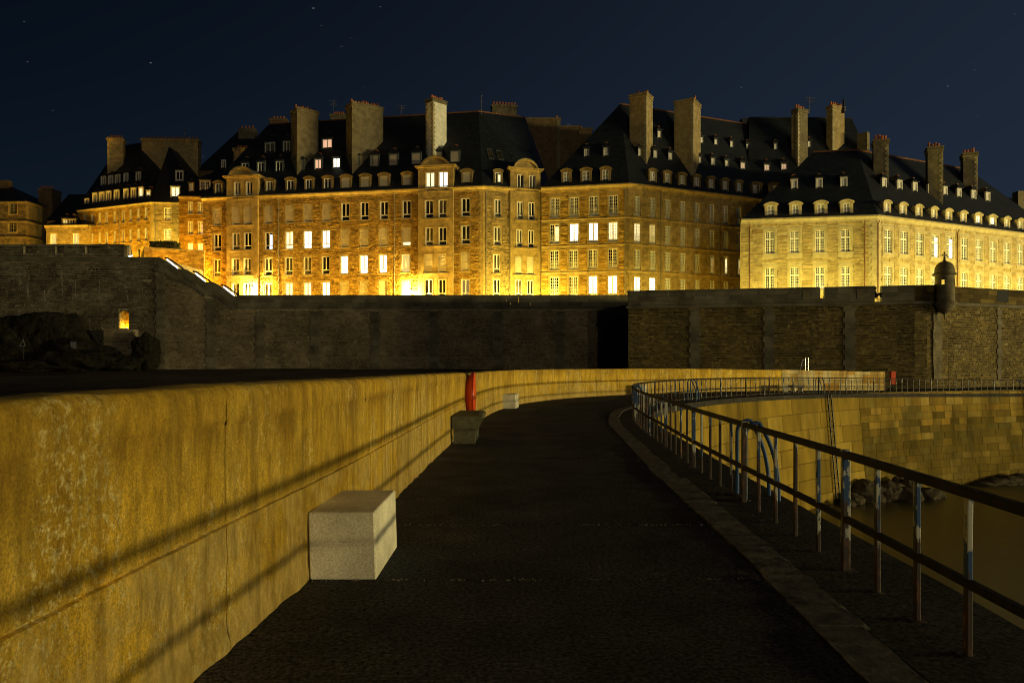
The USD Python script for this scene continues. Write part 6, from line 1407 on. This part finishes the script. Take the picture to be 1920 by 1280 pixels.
k0, k1 = C1.ray(222, 290, -drC)[0], C1.ray(262, 265, -drC)[0]
roof(H5, [C1.P(-.2, .3, ZK), C1.P(C1.L, .3, ZK), [*(C2.a + [.2, -.3]), ZK], [-64, 131, ZK], [-50, 126, ZK], C1.P(k0, -drC, zk), C1.P(k1, -drC, zk), C1.P(k1, -drC - 4, zk)])
ap = at(317, 275, 117.5)
roof(H5, [[*(C2.a + [0, -.3]), ZK], [*(C2.b + [0, -.3]), ZK], [-46, 126, ZK], [-56, 126, ZK], ap, ap + [0, 4, 0]])
TC2 = (ap[2] - ZK) / 5.0
for q in ((427, 443, 402, 450), (458, 476, 398, 446), (490, 507, 393, 442), (527, 545, 388, 438), (570, 587, 383, 433), (605, 622, 379, 430), (640, 657, 375, 425, 'lit_warm'), (676, 690, 390, 420, 'lit_warm'), (467, 483, 325, 365), (500, 516, 321, 362), (532, 549, 317, 357), (571, 586, 311, 350), (628, 644, 305, 345), (391, 405, 427, 455)):
    dormer_px(H5, C1, 1, *q[:4], ZK, TC_, q[4] if len(q) > 4 else None, style='hip', kind='two', front='frame_cream', m=.1)
for q in ((790, 828, 372, 425, 'lit_warm'), (812, 843, 298, 338)): dormer_px(H5, C2, 1, *q[:4], ZK, TC2, q[4] if len(q) > 4 else None, style='hip', kind='two', front='frame_cream', m=.1)
for (x0, x1, y0, y1, Y, dep, n) in ((201, 231, 257, 325, 119.5, 1.2, 5), (265.5, 371.5, 259, 360, 120.5, 1.4, 14)):
    a, b = at(x0, y0, Y), at(x1, y0, Y + .5); f = Wall(a[:2], b[:2]); zb = CAMH - (y1 - CY) / FP * Y; mb = MB(); f.box(mb, 0, f.L, -dep, 0, zb - 3, a[2] - .5); c = H5.add('chimney', mb, 'main_ashlar')
    H5.add('chimney_stones', stones(f, 0, f.L, zb, a[2] - .5, [], .32, .8, 0, .05, .02, seed=int(x0)), 'pale_stone', c, kind='stuff')
    mb = MB(); f.box(mb, -.15, f.L + .15, -dep - .15, .15, a[2] - .5, a[2] - .2); f.box(mb, -.05, f.L + .05, -dep - .05, .05, a[2] - .2, a[2]); H5.add('chimney_cap', mb, 'main_ashlar', c)
    for q in range(n): H5.add('chimney_pot', lathe([(.10, -.02), (.16, 0), (.12, .4), (.16, .42), (.15, .5), (0, .5)], f.P(.4 + q * (f.L - .8) / (n - 1), -dep / 2, a[2]), 8), 'terracotta', c)
aerial(H5, 346, 242, 262, 120.8, 'mast')

D1 = Wall((-47.1, 105.6), (-43.25, 106.0))
H6 = Thing('narrow_house', 'narrow lit stone house squeezed between the hipped house and the main house', 'building', (-45, 108, GZ))
ZD = 25.25
dz_ = row(D1, 0, [(1, 868, 890, 440, 497), (1, 912, 935, 440, 492)]) + row(D1, 0, [(1, 868, 890, 533, 592), (1, 912, 938, 527, 587, 'half:lit_pink')]) + row(D1, 0, [(1, 868, 890, 632, 690, 'lit_warm'), (1, 912, 938, 628, 690, 'lit_warm')])
H6.add('wall', facade_sheet(D1, 0, D1.L, GZ, ZD, [o[:4] for o in dz_], 0, .3), 'main_ashlar')
H6.add('wall_stones', stones(D1, 0, D1.L, GZ + 4, ZD - .4, [ext(o, .12, .15, .12) for o in dz_], .28, .7, 0, .06, .016, seed=65), 'main_stone', kind='stuff')
for o in dz_: window(H6, D1, o, 0, 'small', sur=(.12, .15, .12))
cornice(H6, [D1.a, D1.b], ZD, 'main_ashlar', .35, .45); back_walls(H6, [D1.b, (-42.5, 116), (-46, 116), D1.a], GZ, ZD, 'main_ashlar')
zt_ = 30.5; roof(H6, [D1.P(-.2, .3, ZD), D1.P(D1.L + .6, .3, ZD), [-41.8, 116, ZD], [-46.5, 116, ZD], [-43.5, 110.5, zt_], [-42.5, 110.5, zt_]])
for q in ((925, 968, 343, 390), (876, 891, 355, 393)): dormer_px(H6, D1, 1, *q, ZD, (zt_ - ZD) / 4.7, None, style='hip', kind='small', front='main_ashlar', m=.16)

A1, A2 = Wall((-92, 120.5), (-78.1, 120)), Wall((-78.1, 120), (-77.3, 130))
H7 = Thing('old_house', 'dark old stone house with bluish shuttered windows at the left picture edge', 'building', (-80, 121, 12))
ZA = CAMH - (378 - CY) / FP * 120
oa = row(A1, 0, [(1, 43, 78, 443, 496)]) + row(A1, 0, [(1, 41, 77, 526, 579)])
H7.add('wall', facade_sheet(A1, 0, A1.L, 12, ZA, [o[:4] for o in oa], 0, .3), 'dark_house_stone')
mb = MB(); mb.quad(A2.P(0, 0, 12), A2.P(A2.L, 0, 12), A2.P(A2.L, 0, ZA), A2.P(0, 0, ZA)); H7.add('side_wall', mb, 'dark_house_stone')
H7.add('wall_stones', stones(A1, 4, A1.L, 13, ZA - .3, [ext(o) for o in oa], .3, .8, 0, .05, .016, seed=66), 'dark_house_stone', kind='stuff')
for o in oa: window(H7, A1, o, 0, 'small', 'main_ashlar', 'pipe_metal')
for zc_ in (ZA, CAMH - (414.5 - CY) / FP * 120, CAMH - (443.5 - CY) / FP * 120): cornice(H7, [A1.a, A1.b, A2.b], zc_, 'dark_house_stone', .3, .35)
za_ = CAMH - (349 - CY) / FP * 125
roof(H7, [[-92, 119.7, ZA], [-77.9, 119.7, ZA], [-77, 131, ZA], [-92, 131, ZA], [-88, 125.3, za_], [-84, 125.3, za_]]); mb = MB(); w = Wall((-85.6, 124.6), (-84.0, 124.6)); w.box(mb, 0, 1.6, -1, 0, za_ - 2, za_ + .9); H7.add('chimney', mb, 'chimney_dark')

N1 = Wall((-77.2, 124), (-68.5, 123))
H8 = Thing('gabled_house', 'dark narrow house with a tall slab chimney behind the small lit house', 'building', (-72, 124, 12))
ZN = CAMH - (412 - CY) / FP * 123; H8.add('wall', facade_sheet(N1, 0, N1.L, 12, ZN, [], 0), 'main_ashlar')
zn_ = CAMH - (362 - CY) / FP * 127; roof(H8, [N1.P(0, .3, ZN), N1.P(N1.L + 3, .3, ZN), [-64, 134, ZN], [-77, 134, ZN], [-76, 128, zn_], [-70, 128, zn_]])
a, b = at(72, 354, 125), at(98, 354, 125); f = Wall(a[:2], b[:2]); mb = MB(); f.box(mb, 0, f.L, -2.5, 0, ZN - 2, a[2] - .3); c = H8.add('chimney', mb, 'chimney_dark'); mb = MB(); f.box(mb, -.12, f.L + .12, -2.6, .12, a[2] - .3, a[2]); H8.add('chimney_cap', mb, 'chimney_dark', c)
for q in range(5): H8.add('chimney_pot', lathe([(.12, -.02), (.16, 0), (.13, .5), (.15, .55), (0, .55)], f.P(.25 + q * (f.L - .5) / 4, -.5, a[2]), 8), 'terracotta', c)

B1, B2 = Wall((-75.0, 120.5), (-73.0, 117.0)), Wall((-73.0, 117.0), (-66.0, 116.4))
H9 = Thing('small_lit_house', 'small yellow lit stone house with two dormer windows, left', 'building', (-70, 118, 12))
ZB = CAMH - (423 - CY) / FP * 117
ob = row(B2, 0, [(1, 230, 262, 582, 640, 'lit_yellow'), (1, 337, 362, 590, 640, 'lit_yellow')])
mb = facade_sheet(B2, 0, B2.L, 12, ZB, [o[:4] for o in ob], 0, .25); facade_sheet(B1, 0, B1.L, 12, ZB, [], 0, mb=mb); H9.add('wall', mb, 'main_ashlar')
H9.add('wall_stones', stones(B2, 0, B2.L, 14, ZB - .3, [ext(o) for o in ob], .25, .6, 0, .05, .016, seed=68), 'side_stone', kind='stuff')
for o in ob: window(H9, B2, o, 0, 'two')
cornice(H9, [B1.a, B1.b, B2.b], ZB, 'main_ashlar', .3, .35); back_walls(H9, [B2.b, (-65, 126), (-75, 126)], 12, ZB, 'main_ashlar')
zb_ = CAMH - (394 - CY) / FP * 121; roof(H9, [[*(B1.a), ZB], [*(B2.a + [0, -.3]), ZB], [*(B2.b + [1, -.3]), ZB], [-64, 126, ZB], [-75, 126, ZB], [-70.5, 121.5, zb_], [-66, 121.5, zb_]])
for q in ((289, 311, 520, 549, 'lit_yellow'), (319, 343, 522, 550)): o = row(B2, -.2, [(1, *q)])[0]; dormer(H9, B2, (o[0], o[1], o[2], o[3], o[4]), -.2, ZB, .9, 'hip', 'two', 'main_ashlar', .16)

# terrace wall and clipped hedge above the rampart stair
T1, T2 = Wall((-49.3, 99.0), (-47.9, 97.2)), Wall((-47.9, 97.2), (-40.6, 98.4))
tw = Thing('terrace_wall', 'orange lit rubble terrace wall above the rampart stair, below the hedge', 'wall', (-45, 98, GZ))
zt0, zt1 = CAMH - (462.5 - CY) / FP * 97.2, CAMH - (470 - CY) / FP * 98.4
mb = MB()
for w, z0_, z1_ in ((T1, zt0 - 1.2, zt0), (T2, zt0, zt1)): w.plate(mb, sg.Polygon([(0, GZ), (w.L, GZ), (w.L, z1_), (0, z0_)]), -.5, 0)
tw.add('wall_core', mb, 'main_ashlar')
tw.add('wall_stones', stones(T2, 0, T2.L, GZ + 2, zt1 - .08, [], .22, .6, 0, .06, .016, seed=70), 'main_stone', kind='stuff')
mb = MB(); T2.box(mb, -.05, T2.L, -.6, .1, zt1 - .05, zt1 + .1); tw.add('coping', mb, 'main_ashlar')
sl = at(240, 470, 92); th = Thing('stair_side_wall', 'pale wall lit bluish beside the top of the rampart stair', 'wall', (sl[0], 92, 13))
w = Wall((at(229, 470, 92)[0], 92), (at(246, 470, 92)[0], 91.5)); w2_, w3_ = w.ray(231, 482)[1], w.ray(240, 458)[1]
th.add('wall_face', w.plate(MB(), sg.Polygon([(0, w2_ - 1), (w.L, w2_ - 1), (w.L, w3_ - .1), (.15, w3_)]), -.3, 0), 'sign_grey')
P = w.P(w.L + .3, .3, w2_ + .1); mb = MB(); w.box(mb, w.L * .3, w.L + .9, .2, .3, w2_ - .05, w2_ + .08); th.add('light_strip', mb, 'led_white')
he = Thing('hedge', 'dark clipped hedge on top of the terrace wall', 'hedge', (*at(305, 466, 99.5)[:2], zt1))
r = np.random.default_rng(8); a, b = at(281, 466, 99.5), at(328, 466, 99.5); zh1 = CAMH - (453 - CY) / FP * 99.5
cmb = MB(); wd = Wall(a[:2], b[:2]); wd.box(cmb, .15, wd.L - .15, -1.6, -.1, zt1 - .3, zh1 - .12); he.add('branches', cmb, 'cloth_dark')
N = 2600; uu, dd, zz = r.uniform(0, wd.L, N), r.uniform(-1.7, 0, N), r.uniform(zt1 - .2, zh1, N)
face = r.integers(0, 4, N); dd = np.where(face < 2, 0 + r.normal(0, .06, N), dd); zz = np.where(face == 2, zh1 + r.normal(0, .05, N), zz); uu = np.where(face == 3, np.where(r.random(N) < .5, 0, wd.L) + r.normal(0, .06, N), uu)
C = wd.P(uu, dd, zz); d1, d2 = r.normal(0, .06, (N, 3)), r.normal(0, .06, (N, 3)); he.add('foliage', (np.stack([C - d1, C + d2, C + d1, C - d2], 1).reshape(-1, 3), (np.array([[0, 1, 2], [0, 2, 3]])[None] + 4 * np.arange(N)[:, None, None]).reshape(-1, 3)), 'leaf_dark', kind='stuff')

# ---------------------------------------------------------------- houses of the second row, only roofs and chimneys showing
def far_block(label, x0, x1, ytop, ybot, Y, m='chimney_dark', dep=6, pots=0, name='rear_gable', cap=True):
    a, b = at(x0, ytop, Y), at(x1, ytop, Y); th = Thing(name, label, 'building', (*((a + b) / 2)[:2], GZ)); f = Wall(a[:2], b[:2]); mb = MB(); f.box(mb, 0, f.L, -dep, 0, GZ, a[2] - .4); th.add('gable_wall', mb, m)
    if cap: mb = MB(); f.box(mb, -.15, f.L + .15, -dep - .1, .15, a[2] - .4, a[2]); th.add('gable_coping', mb, m)
    for q in range(pots): th.add('chimney_pot', lathe([(.12, -.02), (.17, 0), (.13, .45), (.16, .5), (0, .5)], f.P(.5 + q * (f.L - 1) / max(pots - 1, 1), -.6, a[2]), 8), 'terracotta')
    return th, f, a[2]
th, f, z = far_block('broad dark blank gable wall behind the hip of the main house', 966, 1050, 221, 330, 119, pots=2)
mb = MB(); f.box(mb, f.L - .55, f.L + .05, -.1, .06, z - 8, z - .4); th.add('edge_stones', mb, 'chimney_stone')
far_block('lower dark gable behind, left of the corner house roof', 1049, 1086, 236, 320, 121)
far_block('small dark gable farthest right in the gap before the corner house', 1085, 1110, 240, 320, 124, pots=1)
far_block('small chimney stack above the left end of the main roof', 506, 536, 222, 250, 120, dep=1.2, name='rear_chimney', pots=4)
far_block('grey chimney stack between the two slab chimneys of the main house', 620, 648, 214, 240, 118, 'chimney_stone', 1.2, 5, 'rear_chimney')
far_block('brown stack with pots in front of the dark rear roof, left', 438, 476, 277, 320, 113, 'chimney_stone', 1.2, 6, 'rear_chimney')
rh = Thing('rear_house', 'dark hipped roof house rising behind the left end of the main house', 'building', (-45, 124, GZ))
a, b, c, e = at(372, 320, 122), at(500, 320, 122), at(446, 247, 127), at(476, 247, 127)
w = Wall(a[:2], b[:2]); mb = MB(); w.box(mb, 0, w.L, -10, 0, GZ, a[2] - .02); rh.add('wall', mb, 'chimney_dark'); roof(rh, [w.P(-.3, .3, a[2]), w.P(w.L, .3, a[2]), w.P(w.L, -10, a[2]), w.P(-.3, -10, a[2]), c, e])
mb = MB(); f = Wall(at(447, 240, 126)[:2], at(478, 240, 126)[:2]); zc_ = at(0, 240, 126)[2]; f.box(mb, 0, f.L, -1.5, 0, zc_ - 4, zc_); cpth = rh.add('chimney', mb, 'chimney_stone')
for q in range(4): rh.add('chimney_pot', lathe([(.13, -.02), (.17, 0), (.14, .5), (.17, .55), (0, .55)], f.P(.4 + q * .6, -.7, zc_), 8), 'terracotta', cpth)
o = row(w, .05, [(2, 230, 251, 430, 480)])[0]; dormer(rh, w, o, .05, a[2], 1.6, 'hip', 'two', 'frame_cream', .1)
rh = Thing('rear_house', 'dark distant roof and stack beyond the right end of the mansion', 'building', (92, 130, GZ))
a, b = at(1868, 385, 135), at(1935, 385, 135); w = Wall(a[:2], b[:2]); mb = MB(); w.box(mb, 0, w.L, -8, 0, GZ, a[2] - 1.0); rh.add('wall', mb, 'chimney_dark'); roof(rh, [w.P(0, .2, a[2] - 1), w.P(w.L, .2, a[2] - 1), w.P(w.L, -8, a[2] - 1), w.P(0, -8, a[2] - 1), w.P(1.5, -4, at(0, 371, 139)[2]), w.P(w.L, -4, at(0, 371, 139)[2])])
f = Wall(at(1909, 358, 133)[:2], at(1940, 358, 133)[:2]); mb = MB(); zc_ = at(0, 358, 133)[2]; f.box(mb, 0, f.L, -1.6, 0, zc_ - 8, zc_); rh.add('chimney', mb, 'chimney_stone')

# ground of the town behind the ramparts
structure('town_ground', np.array([[-200, 150, 12.2], [-50, 150, 12.2], [-50, 104, 12.2], [-200, 104, 12.2], [-49.9, 300, 8.0], [200, 300, 8.0], [200, 88, 8.0], [-49.9, 88.2, 8.0]])[[0, 1, 2, 3]].tolist() and (np.array([[-200, 400, 12.2], [-50, 400, 12.2], [-50, 104, 12.2], [-200, 104, 12.2]]), np.array([[0, 2, 1], [0, 3, 2]])), 'paving')
structure('street', (np.array([[-49.9, 400, 8.0], [250, 400, 8.0], [250, 101, 8.0], [16, 88.4, 8.0], [-49.9, 88.4, 8.0]]), np.array([[0, 2, 1], [0, 3, 2], [0, 4, 3]])), 'paving')

# ---------------------------------------------------------------- floodlights standing low behind the parapets
def flood(pos, power, color, aim_u=None):
    p = np.array(pos, float)
    sphere_light('flood_light', p, .07, color, power)
def FL(w, px, d, z, power, color):
    u = w.ray(px, 560, 0)[0]; flood(w.P(u, d, z), power, color)
for px, d, pw in ((405, 6.5, 640), (550, 7.0, 560), (620, 7.0, 520), (690, 7.0, 600), (850, 6.5, 680)): FL(E1, px, d, 8.7, pw, AMBER)
FL(E2, 945, 4.2, 8.7, 1300, YELLOW); FL(E2, 1000, 4.2, 8.7, 800, YELLOW)
for px, d, pw in ((1050, 5.5, 185), (1110, 5.5, 200), (1160, 5.5, 185)): FL(F1, px, d, 8.7, pw, AMBER)
FL(F2, 1200, 5, 8.7, 520, YELLOW); FL(F2, 1290, 4.5, 8.7, 80, AMBER); FL(F2, 1350, 3, 8.6, 22, ORANGE)
for px, d, pw in ((1420, 6, 540), (1500, 6, 540), (1580, 6, 540)): FL(M1, px, d, 7.6, pw, YELLOW)
for px, d, pw in ((1680, 6, 640), (1750, 6, 640), (1820, 6, 640), (1890, 6, 640), (1950, 6, 640)): FL(M2, px, d, 7.6, pw, YELLOW)
for u, pw in ((1.5, 1150), (6, 1150), (11, 1300)): flood(C1.P(u, 5, 13.2), pw, ORANGE)
flood(C2.P(3.5, 5, 13.2), 3200, YELLOW); flood(D1.P(2.2, 4.6, 13), 2300, ORANGE); flood(T2.P(3.0, 4.0, 14.3), 420, ORANGE); flood(B2.P(3, 3.5, 13.2), 900, YELLOW); flood(A1.P(12.5, 2.4, 15.6), 300, ORANGE)
print('prims', len(list(stage.Traverse())))
